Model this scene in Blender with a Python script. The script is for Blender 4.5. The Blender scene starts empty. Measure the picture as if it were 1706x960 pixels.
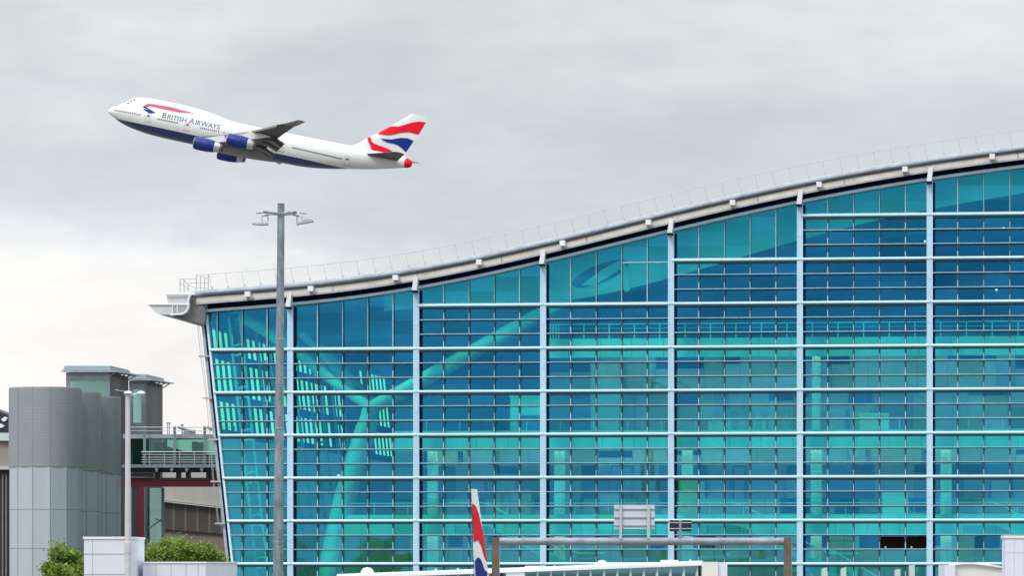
import bpy, bmesh, math, random
import numpy as np
from mathutils import Vector, Matrix
R = math.radians
PI = math.pi
random.seed(7)
sc = bpy.context.scene
C = sc.collection

# ------------------------------------------------------------------ camera
F = 7100.0           # focal length in photo pixels (photo 1706 wide)
H = 8.0              # eye height, horizon lies on photo row 940
cam = bpy.data.cameras.new('camera')
cam.sensor_width = 36.0
cam.lens = F / 1706.0 * 36.0
cam.shift_y = (940 - 480) / 1706.0
cam.clip_start = 1.0
cam.clip_end = 30000.0
co = bpy.data.objects.new('camera', cam)
co.location = (0, 0, H)
co.rotation_euler = (R(90), 0, 0)
C.objects.link(co)
sc.camera = co


def W(u, v, Y):
    return Vector(((u - 853) * Y / F, Y, H + (940 - v) * Y / F))


# ------------------------------------------------------------------ materials
def srgb(r, g, b):
    def f(c):
        c /= 255.0
        return c / 12.92 if c <= .04045 else ((c + .055) / 1.055) ** 2.4
    return (f(r), f(g), f(b), 1)


def mat(name, col, rough=.5, metal=0., var=.12, scale=1.5, bump=0., spec=.5, streak=0., coat=0.):
    m = bpy.data.materials.new(name)
    m.use_nodes = True
    nt = m.node_tree
    b = nt.nodes['Principled BSDF']
    col = tuple(col)[:3] + (1,)
    b.inputs['Roughness'].default_value = rough
    b.inputs['Metallic'].default_value = metal
    b.inputs['Specular IOR Level'].default_value = spec
    b.inputs['Coat Weight'].default_value = coat
    tc = nt.nodes.new('ShaderNodeTexCoord')
    n = nt.nodes.new('ShaderNodeTexNoise')
    n.inputs['Scale'].default_value = scale
    n.inputs['Detail'].default_value = 6
    n.inputs['Roughness'].default_value = .65
    mp = nt.nodes.new('ShaderNodeMapping')
    if streak:
        mp.inputs['Scale'].default_value = (1, 1, streak)
    nt.links.new(tc.outputs['Object'], mp.inputs[0])
    nt.links.new(mp.outputs[0], n.inputs['Vector'])
    r = nt.nodes.new('ShaderNodeValToRGB')
    r.color_ramp.elements[0].position = .3
    r.color_ramp.elements[1].position = .72
    r.color_ramp.elements[0].color = tuple(c * (1 - var) for c in col[:3]) + (1,)
    r.color_ramp.elements[1].color = tuple(min(1, c * (1 + var * .6)) for c in col[:3]) + (1,)
    nt.links.new(n.outputs['Fac'], r.inputs[0])
    nt.links.new(r.outputs[0], b.inputs['Base Color'])
    if bump:
        bp = nt.nodes.new('ShaderNodeBump')
        bp.inputs['Strength'].default_value = bump
        bp.inputs['Distance'].default_value = .05
        nt.links.new(n.outputs['Fac'], bp.inputs['Height'])
        nt.links.new(bp.outputs[0], b.inputs['Normal'])
    return m


def emit(name, col, s):
    m = bpy.data.materials.new(name)
    m.use_nodes = True
    b = m.node_tree.nodes['Principled BSDF']
    b.inputs['Base Color'].default_value = (.8, .8, .8, 1)
    b.inputs['Emission Color'].default_value = tuple(col)[:3] + (1,)
    b.inputs['Emission Strength'].default_value = s
    return m


def glass(name, T, Rf, cell=None, var=.0, rough=.015):
    """coated glass: tinted transmission + tinted mirror reflection; each pane of a grid differs a little"""
    m = bpy.data.materials.new(name)
    m.use_nodes = True
    nt = m.node_tree
    nt.nodes.clear()
    out = nt.nodes.new('ShaderNodeOutputMaterial')
    tr = nt.nodes.new('ShaderNodeBsdfTransparent')
    gl = nt.nodes.new('ShaderNodeBsdfGlossy')
    ad = nt.nodes.new('ShaderNodeAddShader')
    gl.inputs['Roughness'].default_value = rough
    tr.inputs['Color'].default_value = tuple(T) + (1,)
    gl.inputs['Color'].default_value = tuple(Rf) + (1,)
    nt.links.new(tr.outputs[0], ad.inputs[0])
    nt.links.new(gl.outputs[0], ad.inputs[1])
    nt.links.new(ad.outputs[0], out.inputs[0])
    if cell:
        tc = nt.nodes.new('ShaderNodeTexCoord')
        mp = nt.nodes.new('ShaderNodeMapping')
        mp.inputs['Location'].default_value = cell[2]
        mp.inputs['Scale'].default_value = (1 / cell[0], 0, 1 / cell[1])
        fl = nt.nodes.new('ShaderNodeVectorMath'); fl.operation = 'FLOOR'
        wn = nt.nodes.new('ShaderNodeTexWhiteNoise'); wn.noise_dimensions = '3D'
        nt.links.new(tc.outputs['Object'], mp.inputs[0])
        nt.links.new(mp.outputs[0], fl.inputs[0])
        nt.links.new(fl.outputs[0], wn.inputs['Vector'])
        for node, colr, a in ((gl, Rf, var), (tr, T, var * .45)):
            mr = nt.nodes.new('ShaderNodeMapRange')
            mr.inputs['To Min'].default_value = 1 - a
            mr.inputs['To Max'].default_value = 1 + a
            nt.links.new(wn.outputs['Value'], mr.inputs['Value'])
            vm = nt.nodes.new('ShaderNodeVectorMath'); vm.operation = 'SCALE'
            vm.inputs[0].default_value = tuple(colr)
            if node is gl:
                mp2 = nt.nodes.new('ShaderNodeMapping'); mp2.inputs['Scale'].default_value = (.16, .3, .55)
                nz = nt.nodes.new('ShaderNodeTexNoise'); nz.inputs['Scale'].default_value = 1.0; nz.inputs['Detail'].default_value = 7
                nt.links.new(tc.outputs['Object'], mp2.inputs[0]); nt.links.new(mp2.outputs[0], nz.inputs['Vector'])
                m2 = nt.nodes.new('ShaderNodeMapRange'); m2.inputs['From Min'].default_value = .3; m2.inputs['From Max'].default_value = .7
                m2.inputs['To Min'].default_value = .84; m2.inputs['To Max'].default_value = 1.22
                nt.links.new(nz.outputs['Fac'], m2.inputs['Value'])
                mu = nt.nodes.new('ShaderNodeMath'); mu.operation = 'MULTIPLY'
                nt.links.new(mr.outputs[0], mu.inputs[0]); nt.links.new(m2.outputs[0], mu.inputs[1])
                nt.links.new(mu.outputs[0], vm.inputs['Scale'])
            else:
                nt.links.new(mr.outputs[0], vm.inputs['Scale'])
            nt.links.new(vm.outputs[0], node.inputs['Color'])
        # panes are never perfectly parallel: tiny tilt per pane
        sub = nt.nodes.new('ShaderNodeVectorMath'); sub.operation = 'SUBTRACT'
        sub.inputs[1].default_value = (.5, .5, .5)
        nt.links.new(wn.outputs['Color'], sub.inputs[0])
        s2 = nt.nodes.new('ShaderNodeVectorMath'); s2.operation = 'SCALE'
        s2.inputs['Scale'].default_value = .02
        nt.links.new(sub.outputs[0], s2.inputs[0])
        ge = nt.nodes.new('ShaderNodeNewGeometry')
        ad2 = nt.nodes.new('ShaderNodeVectorMath'); ad2.operation = 'ADD'
        nt.links.new(ge.outputs['Normal'], ad2.inputs[0])
        nt.links.new(s2.outputs[0], ad2.inputs[1])
        nm = nt.nodes.new('ShaderNodeVectorMath'); nm.operation = 'NORMALIZE'
        nt.links.new(ad2.outputs[0], nm.inputs[0])
        nt.links.new(nm.outputs[0], gl.inputs['Normal'])
    return m


M = {}
M['lightblue'] = mat('painted_steel_pale_blue', (.50, .66, .80), .35, 0, .10, .8)
M['post'] = mat('post_pale_blue', (.47, .68, .84), .45, 0, .16, .5, streak=.1)
M['tube'] = mat('tube_white_blue', (.60, .82, .92), .25, 0, .08, .4)
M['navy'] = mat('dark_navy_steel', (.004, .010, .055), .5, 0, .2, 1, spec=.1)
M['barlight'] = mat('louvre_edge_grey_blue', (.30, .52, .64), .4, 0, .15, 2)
M['bardark'] = mat('frame_navy_and_shade', (.016, .075, .13), .4, 0, .2, 2)  # dark frame parts, and shade put into colour below the bars
M['mullion'] = mat('mullion_blue_grey', (.24, .44, .58), .4, 0, .25, 1)
M['cream'] = mat('cream_fascia', (.68, .63, .54), .5, 0, .22, .8, streak=.3)
M['greytrim'] = mat('roof_edge_grey', (.40, .43, .47), .75, 0, .25, 1.6, spec=.2)
M['darktrim'] = mat('roof_seam_dark', (.09, .10, .13), .5, 0, .3, 2)
M['white'] = mat('white_paint', (.80, .80, .82), .45, 0, .06, .6)
M['gutter'] = mat('gutter_off_white', (.62, .62, .62), .5, 0, .12, 1.0, streak=.4)
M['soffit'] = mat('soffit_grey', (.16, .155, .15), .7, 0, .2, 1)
M['rail'] = mat('galvanised_rail', (.46, .47, .48), .5, .3, .15, 3)
M['int'] = mat('interior_white', (.80, .80, .78), .6, 0, .05, .3)
M['strut'] = mat('strut_white', (.90, .90, .87), .5, 0, .03, .3)
M['intgrey'] = mat('interior_grey', (.40, .42, .42), .6, 0, .15, .25)
M['intdark'] = mat('interior_dark', (.10, .11, .13), .6, 0, .3, .25)
M['ceil'] = mat('ceiling_grey', (.42, .42, .44), .7, 0, .1, .2)
M['floor'] = mat('interior_floor', (.35, .35, .36), .35, 0, .1, .4)
M['wallpale'] = mat('wall_pale', (.50, .50, .48), .6, 0, .15, .3)
M['wallmid'] = mat('wall_mid', (.27, .28, .30), .6, 0, .25, .3)
M['yellow'] = mat('yellow_panel', (.95, .55, .01), .5, 0, .15, .7)
M['lamp'] = emit('ceiling_lamp', (1, .86, .60), 5.0)
M['black'] = mat('black_opening', (.006, .003, .003), .9, 0, .3, 1, spec=.05)
M['pane'] = glass('tinted_curtain_glass', (.23, .83, .65), (.012, .134, .292), (1.804, 1.013, (15.81 / 1.804 * 1 - .07, 0, -8 / 1.013)), .20)
M['sidepane'] = glass('side_wall_glass', (.50, .90, .60), (.03, .07, .09))
M['sidewall'] = mat('side_cladding', (.24, .36, .40), .6, 0, .1, .3)
M['darkpane'] = mat('clerestory_dark', (.004, .007, .04), .5, 0, .2, .5, spec=.1)
M['asphalt'] = mat('apron_concrete', (.17, .17, .16), .85, 0, .2, .05, .2)

# ------------------------------------------------------------------ mesh helpers
class MB:
    def __init__(s):
        s.v = []; s.f = []; s.m = []

    def face(s, pts, m=0):
        i = len(s.v)
        s.v += [tuple(p) for p in pts]
        s.f.append(list(range(i, i + len(pts)))); s.m.append(m)

    def grid(s, rows, m=0, closed=False):
        i = len(s.v); n = len(rows[0])
        for r in rows:
            s.v += [tuple(p) for p in r]
        for a in range(len(rows) - 1):
            for b in range(n if closed else n - 1):
                c = (b + 1) % n
                s.f.append([i + a * n + b, i + a * n + c, i + (a + 1) * n + c, i + (a + 1) * n + b]); s.m.append(m)

    def hull8(s, p, m=0):
        """p: 8 points, bottom 4 then top 4 (same order)"""
        i = len(s.v)
        s.v += [tuple(q) for q in p]
        for f in ((3, 2, 1, 0), (4, 5, 6, 7), (0, 1, 5, 4), (1, 2, 6, 5), (2, 3, 7, 6), (3, 0, 4, 7)):
            s.f.append([i + k for k in f]); s.m.append(m)

    def box(s, x0, x1, y0, y1, z0, z1, m=0):
        s.hull8([(x0, y0, z0), (x1, y0, z0), (x1, y1, z0), (x0, y1, z0),
                 (x0, y0, z1), (x1, y0, z1), (x1, y1, z1), (x0, y1, z1)], m)

    def tube(s, pts, r, n=8, m=0, r2=None, caps=True):
        pts = [Vector(p) for p in pts]
        rows = []
        up = None
        for k, p in enumerate(pts):
            t = (pts[min(k + 1, len(pts) - 1)] - pts[max(k - 1, 0)]).normalized()
            if up is None:
                up = Vector((0, 0, 1)) if abs(t.z) < .9 else Vector((0, 1, 0))
            a = t.cross(up).normalized(); b = a.cross(t).normalized(); up = b
            rr = r if r2 is None else r + (r2 - r) * k / (len(pts) - 1)
            if callable(r): rr = r(k)
            rows.append([p + a * math.cos(2 * PI * j / n) * rr + b * math.sin(2 * PI * j / n) * rr for j in range(n)])
        s.grid(rows, m, True)
        if caps:
            s.face(rows[0][::-1], m); s.face(rows[-1], m)

    def lathe(s, prof, c, axis='z', n=24, m=0, mfun=None):
        rows = []
        c = Vector(c)
        for (r, h) in prof:
            row = []
            for j in range(n):
                a = 2 * PI * j / n
                if axis == 'z': row.append(c + Vector((r * math.cos(a), r * math.sin(a), h)))
                else: row.append(c + Vector((h, r * math.cos(a), r * math.sin(a))))
            rows.append(row)
        for k in range(len(rows) - 1):
            s.grid(rows[k:k + 2], m if mfun is None else mfun(k), True)

    def prism(s, poly, fn0, fn1, m=0):
        a = [fn0(p) for p in poly]; b = [fn1(p) for p in poly]
        s.face(a, m); s.face(b[::-1], m)
        n = len(poly)
        for k in range(n):
            s.face([a[k], b[k], b[(k + 1) % n], a[(k + 1) % n]], m)

    def build(s, name, mats, parent=None, origin=None, smooth=None, merge=False):
        me = bpy.data.meshes.new(name)
        v = s.v
        if origin is not None:
            o = Vector(origin); v = [tuple(Vector(p) - o) for p in v]
        me.from_pydata(v, [], s.f)
        if not isinstance(mats, (list, tuple)): mats = [mats]
        for k in mats: me.materials.append(k)
        for p, i in zip(me.polygons, s.m): p.material_index = i
        bm = bmesh.new(); bm.from_mesh(me)
        if merge: bmesh.ops.remove_doubles(bm, verts=bm.verts, dist=1e-4)
        bmesh.ops.recalc_face_normals(bm, faces=bm.faces)
        bm.to_mesh(me); bm.free()
        if smooth:
            for p in me.polygons: p.use_smooth = True
            me.set_sharp_from_angle(angle=R(smooth))
        o = bpy.data.objects.new(name, me)
        C.objects.link(o)
        if parent is not None: o.parent = parent
        elif origin is not None: o.location = origin
        return o


def tag(o, label=None, cat=None, group=None, kind=None):
    if label: o['label'] = label
    if cat: o['category'] = cat
    if group: o['group'] = group
    if kind: o['kind'] = kind
    return o


def thing(name, loc, label, cat, group=None, rot=None):
    o = bpy.data.objects.new(name, None)
    o.empty_display_size = .5
    C.objects.link(o)
    o.location = loc
    if rot: o.rotation_euler = rot
    return tag(o, label, cat, group)


def copy_tree(o, parent=None):
    c = o.copy(); C.objects.link(c)
    if parent is not None: c.parent = parent
    for ch in [x for x in C.objects if x.parent == o]:
        copy_tree(ch, c)
    return c


# ------------------------------------------------------------------ world: overcast sky
w = bpy.data.worlds.new('World'); sc.world = w
w.use_nodes = True
nt = w.node_tree; nt.nodes.clear()
def N(t, **k):
    n = nt.nodes.new(t)
    for a, b in k.items(): setattr(n, a, b)
    return n
L = nt.links.new
SUN_EL, SUN_AZ = 48, 215          # degrees; azimuth clockwise from +Y: behind the camera, to the left
out = N('ShaderNodeOutputWorld'); bg = N('ShaderNodeBackground')
sky = N('ShaderNodeTexSky', sky_type='NISHITA', sun_disc=False)
sky.sun_elevation = R(SUN_EL); sky.sun_rotation = R(SUN_AZ)
bg2 = N('ShaderNodeBackground'); bg2.inputs['Strength'].default_value = .08
L(sky.outputs[0], bg2.inputs['Color'])
tc = N('ShaderNodeTexCoord'); sp = N('ShaderNodeSeparateXYZ')
L(tc.outputs['Generated'], sp.inputs[0])
def math_(op, a, b=None, c=None):
    n = N('ShaderNodeMath', operation=op)
    for i, x in enumerate((a, b, c)):
        if x is None: continue
        if isinstance(x, (int, float)): n.inputs[i].default_value = x
        else: L(x, n.inputs[i])
    return n.outputs[0]
X, Y_, Z = sp.outputs
def noise(sx, sz, off, detail=5, rough=.55):
    cx = N('ShaderNodeCombineXYZ')
    L(math_('MULTIPLY_ADD', X, sx, off), cx.inputs[0])
    L(math_('MULTIPLY', Y_, 1.3), cx.inputs[1])
    L(math_('MULTIPLY', Z, sz), cx.inputs[2])
    n = N('ShaderNodeTexNoise'); n.inputs['Scale'].default_value = 1.0
    n.inputs['Detail'].default_value = detail; n.inputs['Roughness'].default_value = rough
    L(cx.outputs[0], n.inputs['Vector'])
    return n.outputs['Fac']
n1 = noise(9, 26, 3.1)
n2 = noise(22, 60, 7.7)
n3 = noise(5, 17, 12.4)
# altitude warped by cloud noise so that the bands of the stratus have ragged edges
e = math_('ADD', Z, math_('MULTIPLY', math_('SUBTRACT', n1, .5), .11))
e = math_('ADD', e, math_('MULTIPLY', math_('SUBTRACT', n2, .5), .05))
e = math_('ADD', e, math_('MULTIPLY', X, .03))
ramp = N('ShaderNodeValToRGB')
L(math_('MULTIPLY', e, 1 / .16), ramp.inputs[0])
cr = ramp.color_ramp
stops = [(0, (.985, .95, .935)), (.22, (.98, .945, .93)), (.34, (.90, .89, .885)), (.44, (.70, .74, .775)),
         (.56, (.615, .67, .72)), (.68, (.69, .72, .75)), (.80, (.83, .825, .825)), (.90, (.79, .80, .805)), (1, (.58, .63, .68))]
while len(cr.elements) < len(stops): cr.elements.new(.5)
for el, (p, c) in zip(cr.elements, stops): el.position = p; el.color = c + (1,)
cr.interpolation = 'B_SPLINE'
br = N('ShaderNodeMapRange'); L(n3, br.inputs['Value'])
br.inputs['From Min'].default_value = .3; br.inputs['From Max'].default_value = .7
br.inputs['To Min'].default_value = .88; br.inputs['To Max'].default_value = 1.15
zen = N('ShaderNodeMapRange'); L(Z, zen.inputs['Value'])
zen.inputs['From Min'].default_value = .16; zen.inputs['From Max'].default_value = .9
zen.inputs['To Min'].default_value = 1.0; zen.inputs['To Max'].default_value = 3.5
sc1 = N('ShaderNodeVectorMath', operation='SCALE'); L(ramp.outputs[0], sc1.inputs[0])
mot = math_('MULTIPLY_ADD', math_('SUBTRACT', noise(30, 75, 1.7, 6, .6), .5), .26, 1.0)
L(math_('MULTIPLY', math_('MULTIPLY', br.outputs[0], mot), zen.outputs[0]), sc1.inputs['Scale'])
L(sc1.outputs[0], bg.inputs['Color'])
bg.inputs['Strength'].default_value = .985
mx = N('ShaderNodeMixShader'); mx.inputs[0].default_value = .93
L(bg2.outputs[0], mx.inputs[1]); L(bg.outputs[0], mx.inputs[2]); L(mx.outputs[0], out.inputs[0])

sun = bpy.data.lights.new('sun', 'SUN'); sun.energy = 1.5; sun.angle = R(14); sun.color = (1, .96, .9)
so = bpy.data.objects.new('sun', sun); C.objects.link(so)
az, el = R(SUN_AZ), R(SUN_EL)
dirv = Vector((math.sin(az) * math.cos(el), math.cos(az) * math.cos(el), math.sin(el)))
so.rotation_euler = dirv.to_track_quat('Z', 'Y').to_euler()
so.location = (-60, -80, 150)

# ------------------------------------------------------------------ ground
b = MB(); b.face([(-9000, -3000, 0), (9000, -3000, 0), (9000, 15000, 0), (-9000, 15000, 0)])
g = b.build('ground', M['asphalt']); g['kind'] = 'structure'

# ================================================================== TERMINAL
TH = R(7.1)
cT, sT = math.cos(TH), math.sin(TH)
term = thing('terminal_building', (0, 300, 0),
             'long glass walled terminal with blue green curtain wall under a rising wave shaped roof', 'terminal',
             rot=(0, 0, -TH))


def T(u, v, d=0.0):
    """photo ray -> terminal coordinates (along facade, inward depth, height) on the plane at depth d"""
    q = (u - 853) / F
    # x = q*Y ; local depth = x*sT + (Y-300)*cT = d
    Y = (d + 300 * cT) / (q * sT + cT)
    x = q * Y
    return Vector((x * cT - (Y - 300) * sT, d, H + (940 - v) * Y / F))


PX = [(310, 484.5), (440, 475.5), (540, 464.5), (640, 451.5), (740, 435), (840, 415.5), (940, 391.5), (1040, 366.5),
      (1140, 342.5), (1240, 319), (1340, 298.5), (1440, 280), (1540, 263.5), (1620, 252), (1706, 240.5), (1800, 229.5), (1900, 220)]
def fitcurve(off, d):
    q = [T(u, v + off, d) for u, v in PX]
    return np.polynomial.Polynomial.fit([p.x for p in q], [p.z for p in q], 6)
S_POST = [-15.81 + 9.018 * k for k in range(8)]
SMAX = S_POST[7]
ROW = 3.04
zl = lambda k: H + ROW * k
top_c = fitcurve(39, 0)           # top edge of the glass
CA = T(343, 518); CB = T(387, 940)
def s_c(z): return CA.x + (CB.x - CA.x) * (z - CA.z) / (CB.z - CA.z)

# --- posts
for k, s in enumerate(S_POST):
    zt = top_c(s)
    b = MB()
    b.box(s - .21, s + .21, -.22, 0.05, -1, zt - .02)
    b.box(s - .12, s + .15, .052, 1.5, -1, zt - .1, 1)          # deep web behind the flange, inside the glass
    b.box(s + .16, s + .37, .052, .29, -1, zt - .1, 1)
    for zz in np.arange(3, zt - 1, 3.04):                      # splice plates
        b.box(s - .17, s + .17, -.235, -.215, zz + .5, zz + .8)
    p = b.build('post', [M['post'], M['navy']], term)
    b = MB()                                                  # bracket to the roof edge
    zz = zt
    b.hull8([(s - .2, -1.0, zz - .12), (s + .14, -1.0, zz - .12), (s + .14, .1, zz - .12), (s - .2, .1, zz - .12),
             (s - .04, -1.06, zz + .85), (s + .26, -1.06, zz + .85), (s + .26, -.45, zz + .85), (s - .04, -.45, zz + .85)])
    b.box(s - .2, s + .16, -1.0, .1, zz - .26, zz - .121, 1)
    b.build('bracket', [M['white'], M['navy']], p)

# --- windows: one per bay and 3 m row
def clip_below(poly, f):
    return poly
open_panes = {(4, 0, 3, 1), (4, 0, 4, 1)}
for bay in range(-1, 7):
    for r in range(-2, 10):
        z0, z1 = zl(r), zl(r + 1)
        sl0 = S_POST[bay] + .2 if bay >= 0 else None
        s1 = S_POST[bay + 1] - .2
        left = (lambda z: sl0) if bay >= 0 else (lambda z: s_c(z) + .12)
        zmin = min(top_c(left(25) if bay < 0 else sl0), top_c(s1))
        last = max(k for k in range(0, 12) if zl(k) + .6 <= zmin)
        if r > last: continue
        top = r == last
        # glass
        b = MB()
        if not top:
            b.face([(left(z0), .3, z0), (s1 + .2, .3, z0), (s1 + .2, .3, z1), (left(z1), .3, z1)])
        else:
            zt0 = top_c(left(25)); ss = np.linspace(left(zt0), s1 + .2, 8)
            b.face([(left(z0), .3, z0), (s1 + .2, .3, z0)] + [(x, .3, top_c(x) - .05) for x in ss[::-1]])
        fr = MB()
        base = S_POST[bay] if bay >= 0 else S_POST[0] - 9.018
        mull = [base + 1.93 + 1.8 * k for k in range(4)]
        for i, x in enumerate(mull):
            if x < left(z0) + .2: continue
            zt = z1 if not top else top_c(x) - .05
            wv = .038 if i in (0, 3) else .03
            zz0 = max(z0, z0)
            if x < left(z1) + .1 and not top: continue
            fr.box(x - wv, x + wv, -.02, .07, z0, zt, 0 if i in (0, 3) else 2)
            fr.box(x - .06, x + .06, .072, .29, z0, zt, 1)
            if not top:
                for k in (1, 2, 3):                       # dark clamps under every bar
                    zz = z0 + k * ROW / 3
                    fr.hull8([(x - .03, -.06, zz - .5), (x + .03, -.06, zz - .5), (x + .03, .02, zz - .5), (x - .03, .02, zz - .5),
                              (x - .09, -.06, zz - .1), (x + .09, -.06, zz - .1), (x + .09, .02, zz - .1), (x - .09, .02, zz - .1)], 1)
        if top:
            fr.box(left(z0), s1, -.01, .06, z0 + .10, z0 + .16, 0)
        if not top:
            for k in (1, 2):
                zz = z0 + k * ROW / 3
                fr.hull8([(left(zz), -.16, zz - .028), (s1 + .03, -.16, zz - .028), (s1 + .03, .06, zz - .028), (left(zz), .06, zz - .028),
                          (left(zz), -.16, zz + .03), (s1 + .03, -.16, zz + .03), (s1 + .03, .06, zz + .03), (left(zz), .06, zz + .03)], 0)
                fr.box(left(zz), s1 + .03, -.08, .06, zz - .09, zz - .03, 1)  # dark bar stands in for the shaded underside of the louvre
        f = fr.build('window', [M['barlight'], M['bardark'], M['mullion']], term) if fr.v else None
        if f is None: continue
        b.build('pane', M['pane'], f)
        # white tube along the bottom of the row, dark bar below painted as its shade
        t = MB()
        t.tube([(left(z0) - .12, -.2, z0), (s1 + .2, -.2, z0)], .10, 10)
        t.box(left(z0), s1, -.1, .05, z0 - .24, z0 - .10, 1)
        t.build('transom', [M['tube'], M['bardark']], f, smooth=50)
        for (bb, rr, col, sub) in open_panes:
            if bb == bay and rr == r:
                o = MB(); x0 = mull[col - 1] + .06; x1 = (mull[col] if col < 4 else s1) - .06
                o.box(x0, x1, -.01, .045, z0 + ROW / 3 * sub + .06, z0 + ROW / 3 * (sub + 1) - .14)
                o.box(x0 + .3, x0 + .42, -.03, -.012, z0 + ROW / 3 * sub + .06, z0 + ROW / 3 * sub + .2, 1)
                o.build('open_vent', [M['black'], M['rail']], f)['label'] = 'dark open vent panel'
# little extra bar in the third full bay
b = MB(); z = T(1080, 437).z; b.box(S_POST[2] + 5.6, S_POST[3] - .2, -.05, .05, z - .05, z + .04)
b.build('vent_bar', M['barlight'], term)
# base plinth
b = MB(); b.box(s_c(2) + .2, SMAX, -.1, .5, -1, zl(-2) - .3)
b.build('plinth', M['intgrey'], term)

# --- head bar and dark clerestory below the roof edge
def strip(curve_lo, curve_hi, d0, d1, s0, s1, n=70):
    b = MB()
    xs = np.linspace(s0, s1, n)
    rows = [[(x, d0, curve_lo(x)), (x, d0, curve_hi(x)), (x, d1, curve_hi(x)), (x, d1, curve_lo(x))] for x in xs]
    b.grid(rows, 0, True)
    b.face(rows[0]); b.face(rows[-1][::-1])
    return b
sL = CA.x
b = MB(); xs = np.linspace(sL, SMAX, 80)
b.tube([(x, -.2, top_c(x) + .11) for x in xs], .125, 8)
b.build('head_bar', M['lightblue'], term, smooth=50)
strip(lambda x: top_c(x) + .1, lambda x: top_c(x) + .75, .25, .35, sL - .05, SMAX).build('clerestory', M['darkpane'], term)

# --- roof: deck, grey rounded edge, cream fascia
DE = -.9
gt = fitcurve(0, DE); gc = fitcurve(12.5, DE); gb = fitcurve(24, DE)
s0r = T(322, 485, DE).x
b = MB(); xs = np.linspace(s0r, SMAX, 80)
rows = []
for x in xs:
    rows.append([(x, DE + .15, gc(x) + .10), (x, DE + .02, gc(x) + .16), (x, DE - .02, gt(x) - .22), (x, DE + .06, gt(x) - .06), (x, DE + .22, gt(x)),
                 (x, 110, gt(x)), (x, 110, gt(x) - .35), (x, DE + .15, gt(x) - .35)])
b.grid(rows, 0, True); b.face(rows[0]); b.face(rows[-1][::-1])
roof = b.build('roof', M['greytrim'], term, smooth=40)
strip(lambda x: gc(x), lambda x: gc(x) + .13, DE + .05, DE + .3, s0r + .1, SMAX).build('seam', M['darktrim'], roof)
# uneven lapped edge of the roof sheets, one strip
rng = random.Random(3)
b = MB(); rows = []; hgt = .03
for x in np.arange(s0r + .6, SMAX - .3, .45):
    x = float(x)
    if rng.random() < .35: hgt = rng.choice((.012, .02, .035, .05, .06))
    z = gc(x) + .17
    rows.append([(x, DE - .05, z - hgt), (x, DE - .05, z + hgt), (x, DE + .05, z + hgt), (x, DE + .05, z - hgt)])
b.grid(rows, 0, True); b.build('lapped_edge', M['darktrim'], roof)
f = strip(lambda x: gb(x), lambda x: gc(x), DE + .12, DE + .45, s0r + .2, SMAX).build('fascia', M['cream'], roof)
b = MB(); xs2 = np.linspace(s0r + .2, SMAX, 80)
rows = [[(x, DE + .06, gb(x) - .02), (x, DE + .06, gb(x) + .10), (x, DE + .118, gb(x) + .10), (x, DE + .118, gb(x) - .02)] for x in xs2]
b.grid(rows, 0, True); b.build('fascia_flange', M['greytrim'], roof)
for x in np.arange(s0r + 4, SMAX, 6.0):
    b = MB(); x = float(x); b.box(x, x + .035, DE + .095, DE + .117, gb(x) + .1, gc(x) - .02); b.build('fascia_joint', M['darktrim'], f)
# underside behind the fascia (roof soffit) and the ceiling
xs2 = np.linspace(s0r + .2, SMAX, 60)
b = MB(); b.grid([[(x, .5, gb(x) + .05), (x, 110, gb(x) + .02), (x, 110, gt(x) - .4), (x, .5, gt(x) - .4)] for x in xs2], 0, True)
b.build('ceiling', M['ceil'], roof)
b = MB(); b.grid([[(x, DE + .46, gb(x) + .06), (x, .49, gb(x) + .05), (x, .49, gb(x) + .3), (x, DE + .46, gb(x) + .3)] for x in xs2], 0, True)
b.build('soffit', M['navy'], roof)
for u in (414, 519, 660, 799, 938, 1081, 1221, 1365, 1508, 1653, 1797):
    q = T(u, 0, DE); x = q.x; z = gc(x)
    b = MB(); b.box(x - .18, x + .18, DE - .55, DE + .1, z - .26, z + .1)
    b.box(x - .10, x + .34, DE - .15, DE + .1, z - .42, z - .265, 1)
    b.build('purlin_end', [M['white'], M['greytrim']], roof)
# handrail along the roof edge
x0 = T(330, 460, 1).x
rt = fitcurve(-24.5, 1.0); rb = fitcurve(0, 1.0)
b = MB()
b.tube([(x, 1.0, rt(x)) for x in np.linspace(x0, SMAX, 70)], .022, 5)
for x in np.arange(x0 + .9, SMAX, 1.18):
    sl = (rb(x + .5) - rb(x - .5))
    b.tube([(x + .12 * 1, 1.0, rb(x) - .1), (x - .10, 1.0, rt(x - .1))], .016, 5)
    b.box(x + .06, x + .16, .95, 1.05, rb(x) - .1, rb(x) + .14)
b.build('handrail', M['rail'], roof)
def Tl(u, v, d): return T(u, v, d)
b = MB()
for (u0, v0, v1) in ((300, 464.5, 488), (306.5, 466, 488), (313.5, 475, 486), (327, 458, 486), (334, 460, 485), (341, 462, 484), (347, 458, 484)):
    b.tube([Tl(u0, v0, .2), Tl(u0, v1, .2)], .035, 5)
for pts in ([(300, 464.5), (306.5, 466), (313.5, 475), (326, 480)], [(300, 473), (306.5, 475), (313, 481)], [(300, 464.5), (327, 465)],
            [(313, 471.5), (347, 471.5)], [(327, 458), (334, 460), (341, 462), (347, 465)], [(327, 480), (347, 480)]):
    b.tube([Tl(u, v, .2) for u, v in pts], .03, 5)
b.build('roof_stair_rail', M['rail'], roof)

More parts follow.
